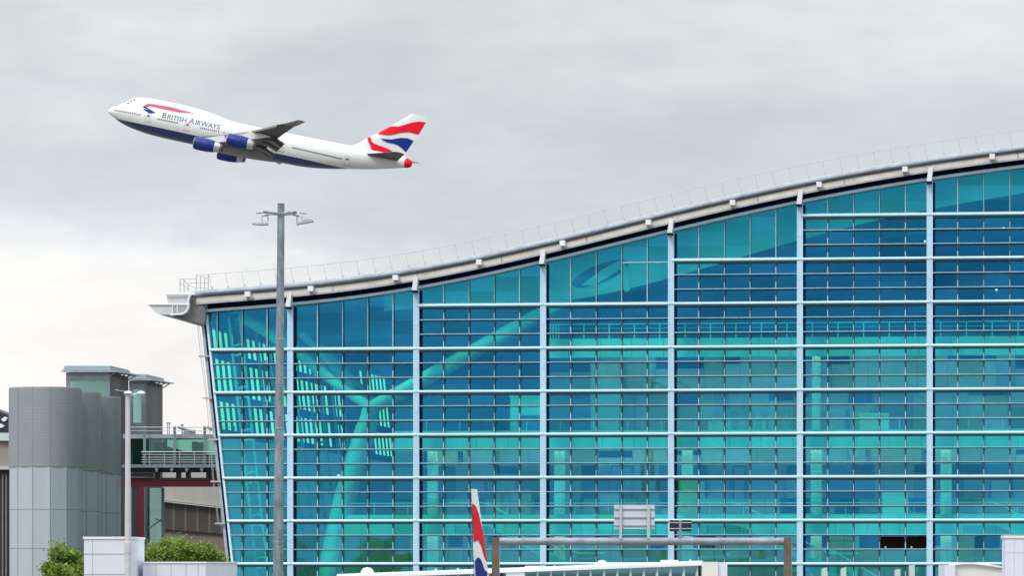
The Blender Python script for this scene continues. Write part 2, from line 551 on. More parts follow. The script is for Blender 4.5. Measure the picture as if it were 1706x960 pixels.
# --- eaves gutter at the low end
DG = -1.1
def pr(poly, d0, d1, name, m, par=term):
    b = MB(); b.prism(poly, lambda p: T(p[0], p[1], d0), lambda p: T(p[0], p[1], d0) + Vector((0, d1 - d0, 0)))
    return b.build(name, m, par)
gut = pr([(275, 489.5), (277, 492), (280, 506.6), (314, 506.6), (318, 488.5), (312, 489.5)], DG, 108, 'gutter_upstand', M['gutter'], roof)
pr([(246.5, 507), (259, 521), (266, 524.5), (305, 524.5), (311.5, 521), (314.5, 513), (315, 507)], DG - .15, 108, 'gutter', M['gutter'], roof)
b = MB()
for pts, r in (([(276, 490), (318, 490)], .07), ([(247, 507.5), (316, 507.5)], .07),
               ([(325, 489.5), (317.5, 491.5), (314.5, 497), (313.5, 512), (311, 519), (304, 523.5), (284, 525)], .075),
               ([(287.5, 508), (287.5, 524)], .05), ([(295.5, 508), (295.5, 524)], .05)):
    b.tube([T(u, v, DG - .2) for u, v in pts], r, 6)
b.build('gutter_rim', M['white'], roof, smooth=50)
b = MB()
b.prism([(289, 511), (311, 511), (309, 519), (303, 522.5), (289, 522.5)], lambda p: T(p[0], p[1], DG - .17), lambda p: T(p[0], p[1], DG - .155))
b.build('gutter_recess', M['intgrey'], roof)
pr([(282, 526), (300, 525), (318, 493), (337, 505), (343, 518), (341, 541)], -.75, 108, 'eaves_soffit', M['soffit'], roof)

# --- corner frame, maintenance cables
b = MB()
e0, e1 = T(339, 505), T(385, 945)
for off, wd, m, dy in ((-.30, .2, 0, -.1), (-.10, .17, 1, -.05), (.07, .15, 2, -.2)):
    a0 = Vector((e0.x + off, dy, e0.z)); a1 = Vector((e1.x + off, dy, -1)); a1.x = e1.x + off + (e1.x - e0.x) / (e1.z - e0.z) * (-1 - e1.z)
    b.hull8([a1, a1 + Vector((wd, 0, 0)), a1 + Vector((wd, .5, 0)), a1 + Vector((0, .5, 0)), a0, a0 + Vector((wd, 0, 0)), a0 + Vector((wd, .5, 0)), a0 + Vector((0, .5, 0))], m)
b.build('corner_frame', [M['greytrim'], M['navy'], M['tube']], term)
b = MB()
b.tube([T(329, 541, -.2), T(334, 593, -.2), T(344, 664, -.2), T(355, 803, -.2), T(363, 872, -.2)], .02, 5)
b.tube([T(332, 541, -.3), T(338, 600, -.3), T(349, 690, -.3), T(357, 810, -.3), T(365, 872, -.3)], .015, 5)
for u, v, n_ in ((331, 594, 14), (338, 664, 12), (346, 733, 14), (351, 803, 14), (358, 873, 14)):
    q = T(u, v, -.25)
    b.box(q.x, q.x + n_ / 23.6 + .15, -.35, -.15, q.z - .05, q.z + .06)
b.build('stay_cable', M['rail'], term)

# --- low side wall: glazed top rows with blockers, solid cladding below
def SW(d, z, off=0): return (s_c(z) + off, d, z)
ztop = gb(CA.x) - .2
m = M['sidewall']; nt = m.node_tree; pb = nt.nodes['Principled BSDF']
tl = nt.nodes.new('ShaderNodeBsdfTranslucent'); tl.inputs['Color'].default_value = (.55, .85, .86, 1)
mxs = nt.nodes.new('ShaderNodeMixShader'); mxs.inputs[0].default_value = .22
o_ = [x for x in nt.nodes if x.type == 'OUTPUT_MATERIAL'][0]
nt.links.new(pb.outputs[0], mxs.inputs[1]); nt.links.new(tl.outputs[0], mxs.inputs[2]); nt.links.new(mxs.outputs[0], o_.inputs[0])
b = MB()
b.grid([[SW(.4, -1), SW(.4, zl(3))], [SW(110, -1), SW(110, zl(3))]])
b.build('side_cladding', M['sidewall'], term)
b = MB(); b.grid([[SW(.4, zl(3), -.1), SW(.4, ztop, -.1)], [SW(110, zl(3), -.1), SW(110, ztop, -.1)]])
side = b.build('side_glazing', M['sidepane'], term)
b = MB()
def slab(d0, d1, z0, z1, t=.12):
    b.hull8([SW(d0, z0, -t / 2), SW(d0, z0, t / 2), SW(d1, z0, t / 2), SW(d1, z0, -t / 2), SW(d0, z1, -t / 2), SW(d0, z1, t / 2), SW(d1, z1, t / 2), SW(d1, z1, -t / 2)])
rows = [(zl(3), zl(4), .55), (zl(4), zl(5), .55), (zl(5), ztop, 1.1)]
for z0, z1, top in rows:
    slab(.4, 110, z1 - top, z1 - .01, .06)
    slab(.4, 110, z0, z0 + (.5 if z0 < zl(3) + .1 else .1), .06)
for k in range(49):
    d = .6 + 2.2 * k
    wid = .95 if (k % 9) not in (4,) else 2.0
    if 55 < d < 66 or d > 80: wid = 2.2
    slab(d, d + wid, zl(3) + .02, ztop, .03)
b.build('side_louvre', M['intgrey'], side)
for d in (1.5, 12, 22, 33, 44):                     # ladder shaped wind posts along the side wall
    b = MB()
    z0, z1 = 0, ztop - .6
    for off in (1.5, 2.3):
        b.tube([(s_c(z0) + off, d, z0), (s_c(z1) + off - .2, d, z1)], .11, 8)
    for r in range(-2, 6):
        for zz in (zl(r) + .35, zl(r + 1) - .35):
            b.tube([(s_c(zz) + 1.5, d, zz), (s_c(zz) + 1.9, d, zz + .12), (s_c(zz) + 2.3 - .08, d, zz)], .09, 6)
    b.build('wind_post', M['int'], term, smooth=50)

# --- structure inside: legs, arms, girders
def strut(pts, r0, r1=None, name='strut', m='strut'):
    b = MB()
    b.tube(pts, r0, 12, 0, r1 if r1 is not None else r0)
    return b.build(name, M[m], term, smooth=50)
for dd, du in ((3.2, 0), (18, 14)):
    D = dd
    strut([T(520 + du, 1040, D), T(545 + du, 945, D), T(570 + du, 827, D), T(603 + du, 716, D)], .72, .52, 'leg')
    strut([T(603 + du, 716, D), T(608 + du, 700, D), T(613 + du, 672, D)], .52, .30, 'leg_head')
    strut([T(612 + du, 676, D), T(560 + du, 640, D), T(497 + du, 588, D), T(400 + du, 525, D)], .34, .42, 'arm')
    strut([T(616 + du, 678, D), T(690 + du, 638, D), T(800 + du, 576, D), T(925 + du, 508, D), T(1010 + du, 455, D)], .38, .46, 'arm')
    strut([T(606 + du, 668, D + 5), T(555 + du, 610, D + 5), T(503 + du, 556, D + 5)], .22, .3, 'arm')
b = MB(); q = T(397, 536, 9)
b.lathe([(0, -.25), (.38, -.25), (.38, .25), (0, .25)], (q.x, q.y, q.z), 'z', 16); b.build('arm_node', M['int'], term, smooth=40)
# girder following the roof behind the glass
GL = [(640, 519), (760, 514), (912, 503), (975, 495), (1037, 485), (1115, 466), (1206, 437), (1250, 423), (1328, 401), (1377, 388), (1423, 375), (1481, 363), (1554, 349), (1597, 341), (1706, 321), (1800, 306), (1900, 292)]
DGi = 2.6
gp = [T(u, v, DGi) for u, v in GL]
glo = np.polynomial.Polynomial.fit([p.x for p in gp], [p.z for p in gp], 6)
xs = np.linspace(gp[0].x, SMAX, 70)
b = MB()
rows = [[(x, DGi, glo(x)), (x, DGi, gb(x) - .02), (x, DGi + .9, gb(x) - .02), (x, DGi + 1.3, glo(x) + .15)] for x in xs]
b.grid(rows, 0, True); b.face(rows[0]); b.face(rows[-1][::-1])
gird = b.build('roof_girder', M['int'], term)
# oval opening of the node and the strut end passing through it
b = MB()
ov = []
cx, cy, ra, rb_ = 1000, 456, 50, 15
for k in range(28):
    a = 2 * PI * k / 28
    x, y = ra * math.cos(a), rb_ * math.sin(a)
    t = R(-22)
    ov.append((cx + x * math.cos(t) - y * math.sin(t), cy + x * math.sin(t) + y * math.cos(t)))
b.prism(ov, lambda p: T(p[0], p[1], DGi - .06), lambda p: T(p[0], p[1], DGi - .02))
b.build('node_opening', M['intdark'], gird)
b = MB()
b.prism([(968, 476), (985, 462), (1002, 450), (1032, 434), (1040, 445), (1012, 462), (990, 476)], lambda p: T(p[0], p[1], DGi - .3), lambda p: T(p[0], p[1], DGi - .07))
b.prism([(1038, 436), (1046, 450), (1050, 484), (1041, 487), (1036, 462)], lambda p: T(p[0], p[1], DGi - .25), lambda p: T(p[0], p[1], DGi - .05))
b.build('strut_end', M['int'], gird)
for d in (20, 38, 56, 74, 92):                      # the other rafters, deeper in the hall
    b = MB(); xs = np.linspace(sL + 1, SMAX, 40)
    rows = [[(x, d, gb(x) - 1.9 - .6 * math.sin((x - sL) / 30)), (x, d, gb(x)), (x, d + 1.5, gb(x)), (x, d + 1.5, gb(x) - 1.9 - .6 * math.sin((x - sL) / 30))] for x in xs]
    b.grid(rows, 0, True); b.build('rafter', M['intgrey'], term)
strip(lambda x: -1.0, lambda x: gb(x), 109, 109.5, sL - .5, SMAX).build('end_wall', M['intgrey'], term)
b = MB(); b.box(SMAX + .3, SMAX + .6, .3, 110, -1, gb(SMAX)); b.build('cross_wall', M['intgrey'], term)
b = MB(); b.box(s_c(0) + .3, SMAX, .3, 110, -.6, .05); b.build('ground_floor', M['floor'], term)

# --- floors
def z_of(v, d): return T(853, v, d).z
DS = 3.0
floors = [('upper', 566, 597, 912), ('middle', 724, 752, 655), ('lower', 864, 892, 568)]
pf = {}
for nm, v0, v1, u0 in floors:
    x0 = T(u0, v0, DS).x
    za, zb = z_of(v1, DS), z_of(v0, DS)
    b = MB()
    b.box(x0, SMAX, DS, 60, zb - .5, zb)
    b.box(x0, SMAX, DS - .06, DS + .3, za, zb + .02, 1)
    for x in np.arange(x0 + 1.5, SMAX, 2.25):          # panel joints of the edge cladding
        b.box(x, x + .04, DS - .075, DS - .062, za, zb, 2)
    fl = b.build('floor_slab', [M['floor'], M['int'], M['intgrey']], term)
    pf[nm] = (x0, za, zb)
    for dlamp in (3.7, 7, 11):                          # recessed linear lamps in the ceiling below
        b = MB(); b.box(x0 + .5, SMAX, dlamp, dlamp + .35, zb - .60, zb - .505); b.build('ceiling_lamp', M['lamp'], fl)
    b = MB()
    zt = zb + 1.05
    b.tube([(x0, DS + .1, zt), (SMAX, DS + .1, zt)], .045, 6)
    if nm == 'upper':
        b.tube([(x0, DS + .1, zt - .3), (SMAX, DS + .1, zt - .3)], .02, 6)
        for x in list(np.arange(x0 + .8, SMAX, 1.8)) + [x0 + .2, x0 + .4, x0 + .6]:
            b.box(x - .04, x + .04, DS + .05, DS + .12, zb, zt)
    else:
        b.box(x0, SMAX, DS + .09, DS + .115, zb, zb + .25)
        for x in np.arange(x0, SMAX, 2.4): b.box(x - .025, x + .025, DS + .05, DS + .12, zb, zt)
    b.build('balustrade', M['int'], fl)
rng = random.Random(11)
def back(u0, v_hi, v_lo, d, pal, name='back_wall', step=1.8, u1=None):
    """rear wall of a storey: panels in a few tones with joints"""
    z0, z1 = z_of(v_lo, d), z_of(v_hi, d)
    x = T(u0, v_hi, d).x; xe = SMAX if u1 is None else T(u1, v_hi, d).x
    b = MB()
    while x < xe:
        wv = step * rng.choice((.6, 1, 1, 1.6))
        x2 = min(x + wv, xe)
        b.box(x + .02, x2 - .02, d, d + .2, z0, z1 - (0 if rng.random() < .6 else rng.uniform(.2, 1.2)), rng.choice(pal))
        b.box(x - .02, x + .02, d - .03, d + .1, z0, z1, 2)
        if rng.random() < .22:                    # doors, posters, cabinets against the wall
            hh = rng.uniform(.9, 2.4)
            b.box(x + .2, x2 - .2, d - .5, d - .05, z0, z0 + hh, rng.choice((0, 1, 2, 2, 1)))
        x = x2
    b.build(name, [M['wallpale'], M['intgrey'], M['wallmid'], M['intdark']], term)
back(912, 597, 650, 11, [0, 0, 0, 1], step=2.2)
back(912, 650, 724, 12, [1, 1, 1, 2, 0])
back(655, 640, 724, 26, [1, 1, 2])
back(655, 752, 776, 9, [0, 0, 1], step=2.5)
back(655, 770, 832, 15, [3, 2, 3, 2, 1])
back(655, 832, 864, 12, [1, 1, 0, 2])
back(560, 892, 1000, 10, [0, 1, 1, 0])
back(560, 800, 864, 30, [1, 2, 1], u1=700)
# columns
for k in range(-1, 7):
    for (v0, v1, r, us) in ((752, 1010, .40, 22), (597, 724, .30, 14)):
        if v0 == 597 and k != 4: continue
        if k == -1: continue
        s = T(F * S_POST[k] * cT / (300 - S_POST[k] * sT) + 853 + 27, 800, 4.6).x if k >= 1 else None
        if s is None: continue
        d = 4.6
        b = MB(); b.tube([(s, d, z_of(v1, d)), (s, d, z_of(v0 - 2, d))], r, 16)
        for vv in (790, 830, 850):
            if v0 == 752: b.lathe([(r + .02, -.05), (r + .04, 0), (r + .02, .05)], (s, d, z_of(vv, d)), 'z', 16)
        b.build('column', M['int'], term, smooth=50)
# yellow panel, light kiosk and pale rooms
def room(u0, v0, u1, v1, d, dep, m, name):
    a, c = T(u0, v0, d), T(u1, v1, d)
    b = MB(); b.box(a.x, c.x, d, d + dep, c.z, a.z)
    b.box(a.x - .05, c.x + .05, d - .05, d + .02, a.z - .1, a.z + .05)
    return b.build(name, m, term)
room(1131, 796, 1163, 866, 4.0, .25, M['yellow'], 'yellow_screen')
room(850, 661, 908, 722, 3.6, 2, M['int'], 'glazed_room')
room(868, 694, 905, 716, 3.45, .12, M['intdark'], 'counter_front')
room(984, 608, 1030, 722, 6, 3, M['wallpale'], 'lift_shaft')
room(1432, 690, 1480, 722, 5, 1.5, M['int'], 'service_desk')
room(1180, 700, 1208, 722, 5, 1.5, M['int'], 'service_desk')
room(1255, 700, 1275, 722, 5, 1.5, M['int'], 'service_desk')
room(1470, 822, 1512, 862, 4.5, 1.5, M['int'], 'service_desk')
room(1366, 870, 1466, 889, 3.2, .2, M['int'], 'bulkhead')
for (u, v) in ((1262, 690), (1285, 694), (1215, 695), (1236, 694), (1310, 690)):
    room(u - 5, v - rng.uniform(8, 14), u + 5, 722, 4.2 + rng.random(), .5, M['intgrey'], 'display_stand')
# escalators
for (u0, v0) in ((748, 862), (1168, 862), (1598, 862), (1320, 940)):
    d = 2.2
    a = T(u0, v0, d); sc_ = 23.6
    k = d
    pts = [(0, 0), (2.3, 0), (3.1, -.25), (8.2, -3.3), (9.2, -3.6), (11, -3.6)]
    b = MB()
    for y in (d, d + 1.3):
        for (i0, i1) in zip(pts[:-1], pts[1:]):
            b.hull8([(a.x + i0[0], y, a.z + i0[1] - .55), (a.x + i1[0], y, a.z + i1[1] - .55), (a.x + i1[0], y + .12, a.z + i1[1] - .55), (a.x + i0[0], y + .12, a.z + i0[1] - .55),
                     (a.x + i0[0], y, a.z + i0[1] + .15), (a.x + i1[0], y, a.z + i1[1] + .15), (a.x + i1[0], y + .12, a.z + i1[1] + .15), (a.x + i0[0], y + .12, a.z + i0[1] + .15)])
        b.tube([(a.x + p[0], y + .06, a.z + p[1] + 1.0) for p in pts], .06, 6)
    b.build('escalator', M['int'], term)
M['spot'] = emit('spot_lamp', (1, .98, .9), 7)
for (u, v, d) in ((1541, 402, 14), (1672, 380, 14), (1660, 483, 20), (564, 793, 6)):
    b = MB(); q = T(u, v, d); b.lathe([(0, -.05), (.055, -.03), (.055, .03), (0, .05)], tuple(q), 'z', 10)
    b.build('spot_lamp', M['spot'], term)

# ================================================================== JUMBO JET
M['jetwhite'] = mat('jet_white', (.76, .76, .75), .3, 0, .05, .15, coat=.3)
M['jetblue'] = mat('engine_blue', (.010, .026, .19), .4, 0, .15, .6, spec=.3)
M['silver'] = mat('bare_metal', (.55, .54, .52), .35, .7, .12, 1)
M['exhaust'] = mat('exhaust_metal', (.20, .17, .15), .45, .6, .25, 1.5)
M['winggrey'] = mat('wing_grey', (.042, .037, .035), .5, 0, .25, .25)  # darker than the real grey; underside shade put into the colour
M['winggrey2'] = mat('wing_pale_grey', (.20, .19, .18), .45, 0, .15, .3)
M['flapdark'] = mat('flap_grey', (.05, .047, .045), .5, 0, .3, .5)
M['red'] = mat('livery_red', (.80, .010, .028), .6, 0, .08, .4, spec=.12)
M['pink'] = mat('ribbon_pink_red', (.60, .07, .13), .55, 0, .12, .4)
M['blue'] = mat('livery_blue', (.010, .034, .24), .6, 0, .1, .4, spec=.12)
M['text'] = mat('lettering_navy', (.05, .062, .14), .4, 0, .05, 1)
M['glassdark'] = mat('cabin_window_dark', (.10, .11, .13), .2, 0, .1, 1)
M['door'] = mat('door_outline', (.45, .40, .40), .4, 0, .1, 1)

BELLY = [(2.64, -1.5), (8.3, -1.6), (15.8, -1.63), (37.8, -1.96), (45.4, -1.95), (53.3, -2.05), (57.7, -2.0)]
m = bpy.data.materials.new('jet_white_blue_belly'); m.use_nodes = True
nt = m.node_tree; pb = nt.nodes['Principled BSDF']; pb.inputs['Roughness'].default_value = .28; pb.inputs['Coat Weight'].default_value = .4
tcn = nt.nodes.new('ShaderNodeTexCoord'); spn = nt.nodes.new('ShaderNodeSeparateXYZ'); nt.links.new(tcn.outputs['Object'], spn.inputs[0])
fc = nt.nodes.new('ShaderNodeFloatCurve')
cv = fc.mapping.curves[0]
fc.mapping.use_clip = False
pts_ = [(0, -1.3)] + BELLY + [(70, -2.0)]
while len(cv.points) < len(pts_): cv.points.new(.5, .5)
for p, (x, z) in zip(cv.points, pts_): p.location = (x / 70., (z + 3) / 3.)
fc.mapping.update()
dv = nt.nodes.new('ShaderNodeMath'); dv.operation = 'DIVIDE'; dv.inputs[1].default_value = 70
nt.links.new(spn.outputs[0], dv.inputs[0]); nt.links.new(dv.outputs[0], fc.inputs['Value'])
ma = nt.nodes.new('ShaderNodeMath'); ma.operation = 'MULTIPLY_ADD'; ma.inputs[1].default_value = 3; ma.inputs[2].default_value = -3
nt.links.new(fc.outputs[0], ma.inputs[0])
lt = nt.nodes.new('ShaderNodeMath'); lt.operation = 'LESS_THAN'
nt.links.new(spn.outputs[2], lt.inputs[0]); nt.links.new(ma.outputs[0], lt.inputs[1])
nz = nt.nodes.new('ShaderNodeTexNoise'); nz.inputs['Scale'].default_value = .5; nz.inputs['Detail'].default_value = 5
nt.links.new(tcn.outputs['Object'], nz.inputs['Vector'])
wr = nt.nodes.new('ShaderNodeValToRGB'); wr.color_ramp.elements[0].color = (.62, .615, .60, 1); wr.color_ramp.elements[1].color = (.74, .74, .73, 1)
nt.links.new(nz.outputs['Fac'], wr.inputs[0])
mixc = nt.nodes.new('ShaderNodeMix'); mixc.data_type = 'RGBA'
nt.links.new(lt.outputs[0], mixc.inputs['Factor']); nt.links.new(wr.outputs[0], mixc.inputs[6]); mixc.inputs[7].default_value = (.010, .026, .13, 1)
nt.links.new(mixc.outputs[2], pb.inputs['Base Color'])
M['jetbody'] = m

JPSI, JPIT = R(8), R(12.2)
jet = thing('jumbo_jet', W(180, 184, 962), 'four engined white jumbo jet with dark blue belly climbing in the grey sky', 'airplane', rot=(0, JPIT, -JPSI))
bpy.context.view_layer.update()
JM = Matrix.Translation(jet.location) @ Matrix.Rotation(-JPSI, 4, 'Z') @ Matrix.Rotation(JPIT, 4, 'Y')
JI = JM.inverted()
def JL(u, v, y=0.0):
    o = JI @ Vector((0, 0, H)); p = JI @ W(u, v, 900)
    d = p - o; t = (y - o.y) / d.y
    return o + d * t

def hermite(pts):
    xs = [p[0] for p in pts]; ys = [p[1] for p in pts]; n = len(xs)
    h = [xs[i + 1] - xs[i] for i in range(n - 1)]; dl = [(ys[i + 1] - ys[i]) / h[i] for i in range(n - 1)]
    ms = [dl[0]] + [0 if dl[i - 1] * dl[i] <= 0 else 2 / (1 / dl[i - 1] + 1 / dl[i]) for i in range(1, n - 1)] + [dl[-1]]
    def f(x):
        if x <= xs[0]: return ys[0]
        if x >= xs[-1]: return ys[-1]
        i = max(k for k in range(n - 1) if xs[k] <= x)
        t = (x - xs[i]) / h[i]
        return (2 * t ** 3 - 3 * t * t + 1) * ys[i] + (t ** 3 - 2 * t * t + t) * h[i] * ms[i] + (-2 * t ** 3 + 3 * t * t) * ys[i + 1] + (t ** 3 - t * t) * h[i] * ms[i + 1]
    return f
f_top = hermite([(0, .05), (.25, .50), (.9, .98), (2.43, 1.90), (4.0, 2.95), (4.6, 3.45), (5.2, 3.92), (6.2, 4.25), (8.7, 4.58), (12, 4.68), (16.2, 4.66), (20, 4.48), (23.9, 4.08), (27, 3.55), (29.5, 3.24), (32, 3.16), (41, 3.18), (49, 3.2), (58, 3.3), (64, 3.35), (67, 3.3), (69.2, 3.05)])
f_bot = hermite([(0, -.05), (.25, -.45), (.9, -.9), (1.7, -1.3), (4, -2.3), (6.6, -2.92), (10.5, -3.42), (15.5, -3.6), (25, -3.65), (40, -3.68), (45.2, -3.62), (50, -3.2), (57.4, -1.86), (63, -.75), (69.2, .85)])
f_wid = hermite([(0, .05), (.25, .5), (.9, 1.0), (2.4, 1.75), (4.5, 2.45), (7, 2.95), (10, 3.2), (13, 3.25), (44, 3.25), (50, 3.1), (56, 2.6), (62, 1.95), (66, 1.5), (69.2, 1.05)])
f_mt = lambda x: min(f_top(x), hermite([(0, .05), (4, 2.4), (8, 3.0), (12, 3.2), (70, 3.4)])(x))
f_wu = hermite([(0, .1), (2, .9), (5, 1.9), (9, 2.35), (22, 2.35), (30, 2.2), (70, 2.2)])
def sect(x):
    t, bt, wd = f_top(x), f_bot(x), f_wid(x)
    mt = f_mt(x); zc = (mt + bt) / 2; hr = (mt - bt) / 2
    hu = min(2.5, (t - bt) / 2); wu = f_wu(x); zu = t - hu
    return zc, hr, wd, zu, hu, min(wu, wd)
def halfw(x, z):
    zc, hr, wd, zu, hu, wu = sect(x)
    a = 1 - ((z - zc) / hr) ** 2; c = 1 - ((z - zu) / hu) ** 2
    return max(wd * math.sqrt(a) if a > 0 else 0, wu * math.sqrt(c) if c > 0 else 0)
xs = sorted(set([0, .08, .25, .5, .9, 1.4, 1.9, 2.4, 3, 3.5, 4, 4.4, 4.8, 5.2, 5.6, 6.2, 7] + [7 + 1.25 * k for k in range(1, 50)] + [69.2]))
xs = [x for x in xs if x <= 69.2]
b = MB(); rows = []
for x in xs:
    bt, t = f_bot(x), f_top(x)
    half = [(bt + (t - bt) * (1 - math.cos(PI * k / 24)) / 2) for k in range(25)]
    half = [z for z in half]
    rr = [(x, -halfw(x, z) if 0 < k < 24 else 0, z) for k, z in enumerate(half)] + [(x, halfw(x, z), z) for k, z in list(enumerate(half))[23:0:-1]]
    rows.append(rr)
b.grid(rows, 0, True); b.face(rows[0]); b.face(rows[-1][::-1])
fus = b.build('fuselage', M['jetbody'], jet, smooth=60)
b = MB()
b.lathe([(1.06, 68.9), (1.10, 69.3), (1.05, 69.8), (.85, 70.3), (.5, 70.65), (0, 70.72)], (0, 0, 1.95), 'x', 20)
tcone = b.build('tail_cone', M['red'], jet, smooth=60)
b = MB(); b.tube([(70.6, 0, 2.0), (74, 0, 2.3)], .02, 4); b.build('trailing_mast', M['rail'], tcone)
# wing body fairing
b = MB(); rows = []
for k in range(21):
    x = 20 + 23 * k / 20; f = math.sin(PI * k / 20) ** .6
    rows.append([(x, -3.6 * f * math.cos(a) if True else 0, -2.0 - (1.2 + 1.05 * f) * math.sin(a)) for a in [PI * j / 14 for j in range(15)]])
b.grid(rows); b.build('belly_fairing', M['winggrey2'], jet, smooth=60)

def decal(poly_list, name, m, side=-1, off=.025, step=.3, parent=fus):
    """flat outlines in (station, height) cut finely and laid on the fuselage skin"""
    bm = bmesh.new()
    for poly in poly_list:
        vs = [bm.verts.new((p[0], 0, p[1])) for p in poly]
        try: bm.faces.new(vs)
        except ValueError: pass
    bmesh.ops.triangulate(bm, faces=bm.faces)
    lo = [min(v.co[i] for v in bm.verts) for i in (0, 2)]; hi = [max(v.co[i] for v in bm.verts) for i in (0, 2)]
    for ax, (a, c), st in ((Vector((1, 0, 0)), (lo[0], hi[0]), step * 2.5), (Vector((0, 0, 1)), (lo[1], hi[1]), step)):
        q = a + st
        while q < c:
            bmesh.ops.bisect_plane(bm, geom=bm.verts[:] + bm.edges[:] + bm.faces[:], plane_co=ax * q, plane_no=ax)
            q += st
    for v in bm.verts: v.co.y = side * (halfw(v.co.x, v.co.z) + off)
    me = bpy.data.meshes.new(name); bm.to_mesh(me); bm.free()
    me.materials.append(m)
    o = bpy.data.objects.new(name, me); C.objects.link(o); o.parent = parent
    return o
# lettering
def text_polys(words, x0, z0, length, capheight):
    tris = []
    cx = 0
    segs = []
    for wd in words:
        for body, size in ((wd[0], 1.18), (wd[1:], 1.0)):
            cu = bpy.data.curves.new('t', 'FONT'); cu.body = body; cu.size = size; cu.offset = .016
            ob = bpy.data.objects.new('t', cu); C.objects.link(ob)
            bpy.context.view_layer.update()
            me = bpy.data.meshes.new_from_object(ob.evaluated_get(bpy.context.evaluated_depsgraph_get()))
            xs_ = [v.co.x for v in me.vertices]
            wdt = max(xs_)
            for p in me.polygons:
                segs.append([(cx + me.vertices[i].co.x, me.vertices[i].co.y) for i in p.vertices])
            cx += wdt + .09
            bpy.data.objects.remove(ob); bpy.data.curves.remove(cu); bpy.data.meshes.remove(me)
        cx += .24
    tot = max(x for s in segs for x, _ in s)
    hh = max(y for s in segs for _, y in s)
    return [[(x0 + x / tot * length, z0 + y / hh * capheight) for x, y in s] for s in segs]
tp = text_polys(['BRITISH', 'AIRWAYS'], 13.15, .74, 13.6, 1.24)
decal(tp, 'lettering', M['text'])
mid = 13.15 + 26.85
decal([[(mid - x, z) for x, z in p] for p in text_polys(['BRITISH', 'AIRWAYS'], 13.15, .74, 13.6, 1.24)], 'lettering', M['text'], side=1).scale = (1, 1, 1)
# ribbon
Z1 = lambda x, y: (160 + x / 5.647, 140 + y / 5.647)
def zl1(pts, y=-2.6): return [(JL(*Z1(*p), y).x, JL(*Z1(*p), y).z) for p in pts]
redp = zl1([(452, 200), (470, 186), (492, 178), (530, 184), (600, 196), (690, 210), (745, 224), (800, 240), (860, 254), (930, 272), (880, 268), (820, 266), (770, 262), (700, 246), (630, 232), (560, 216), (515, 208), (490, 208), (470, 214), (445, 226)])
blup = zl1([(436, 216), (452, 204), (470, 214), (500, 232), (530, 250), (566, 270), (540, 276), (500, 276), (470, 256), (444, 236)])
decal([redp], 'ribbon_emblem', M['pink'], off=.03)
decal([blup], 'ribbon_emblem', M['blue'], off=.035)
# windows, doors
b_ = 0
def quad(x, z, w_, h_): return [(x - w_ / 2, z - h_ / 2), (x + w_ / 2, z - h_ / 2), (x + w_ / 2, z + h_ / 2), (x - w_ / 2, z + h_ / 2)]
wx = []
for (u0, v0, u1, v1, n) in ((188, 182, 233, 191, 15), (264, 198.3, 296, 204.5, 13), (335, 213, 360, 218, 9), (364.5, 218.5, 373.5, 220.7, 2), (488, 246, 568, 264, 34)):
    a, c = JL(u0, v0, -3.1), JL(u1, v1, -3.1)
    for k in range(n):
        t = k / (n - 1); wx.append((a.x + (c.x - a.x) * t, a.z + (c.z - a.z) * t))
for x, z in wx: decal([quad(x, z, .24, .34)], 'window', M['glassdark'], off=.02)
for (u, v) in ((247, 195), (312, 210), (469, 244.5), (577.5, 267)):
    p = JL(u, v, -3.1)
    fr_ = []
    for (x0, x1, z0, z1) in ((-.6, -.53, -1.1, .9), (.53, .6, -1.1, .9), (-.53, .53, .83, .9), (-.53, .53, -1.1, -1.0)):
        fr_.append([(p.x + x0, p.z + z0), (p.x + x1, p.z + z0), (p.x + x1, p.z + z1), (p.x + x0, p.z + z1)])
    dr = decal(fr_, 'door', M['door'])
    decal([quad(p.x, p.z + .3, .6, .42)], 'door_window', M['glassdark'], parent=dr)
    decal([quad(p.x, p.z - 1.05, 1.5, .1)], 'door_sill', M['pink'], parent=dr)
# cockpit windows
for k in range(3):
    x = 4.25 + .62 * k
    z = f_top(x) - .62 + .06 * k
    for s_ in (-1, 1): decal([[(x, z - .22), (x + .52, z - .20), (x + .5, z + .22), (x + .06, z + .14)]], 'cockpit_window', M['glassdark'], side=s_, off=.03)

# wings
def airfoil(le, chord, y, z, tk, twist=0, n=12):
    pts = []
    for k in range(n + 1):
        c = (1 - math.cos(PI * k / n)) / 2
        t = 5 * tk * (.2969 * math.sqrt(c) - .126 * c - .3516 * c * c + .2843 * c ** 3 - .1015 * c ** 4)
        pts.append((c, t * 1.15 + .02 * math.sin(PI * c)))
    for k in range(n - 1, 0, -1):
        c = (1 - math.cos(PI * k / n)) / 2
        t = 5 * tk * (.2969 * math.sqrt(c) - .126 * c - .3516 * c * c + .2843 * c ** 3 - .1015 * c ** 4)
        pts.append((c, -t * .85 + .02 * math.sin(PI * c)))
    return [(le + c * chord, y, z + h * chord - math.tan(twist) * c * chord) for c, h in pts]
wle = lambda y: 20 + .85 * y
wz0 = lambda y: -2.2 + (y - 3.2) * .123 + .0023 * max(0, y - 3.2) ** 2
wz = lambda y, sg=-1: wz0(y) + (1.15 * math.sin(PI * min(1, max(0, (y - 3.2) / 27.8))) if sg > 0 else 0)
wte = hermite([(0, 37.5), (3, 37.8), (12, 40.5), (22, 44.9), (31, 49.3)])
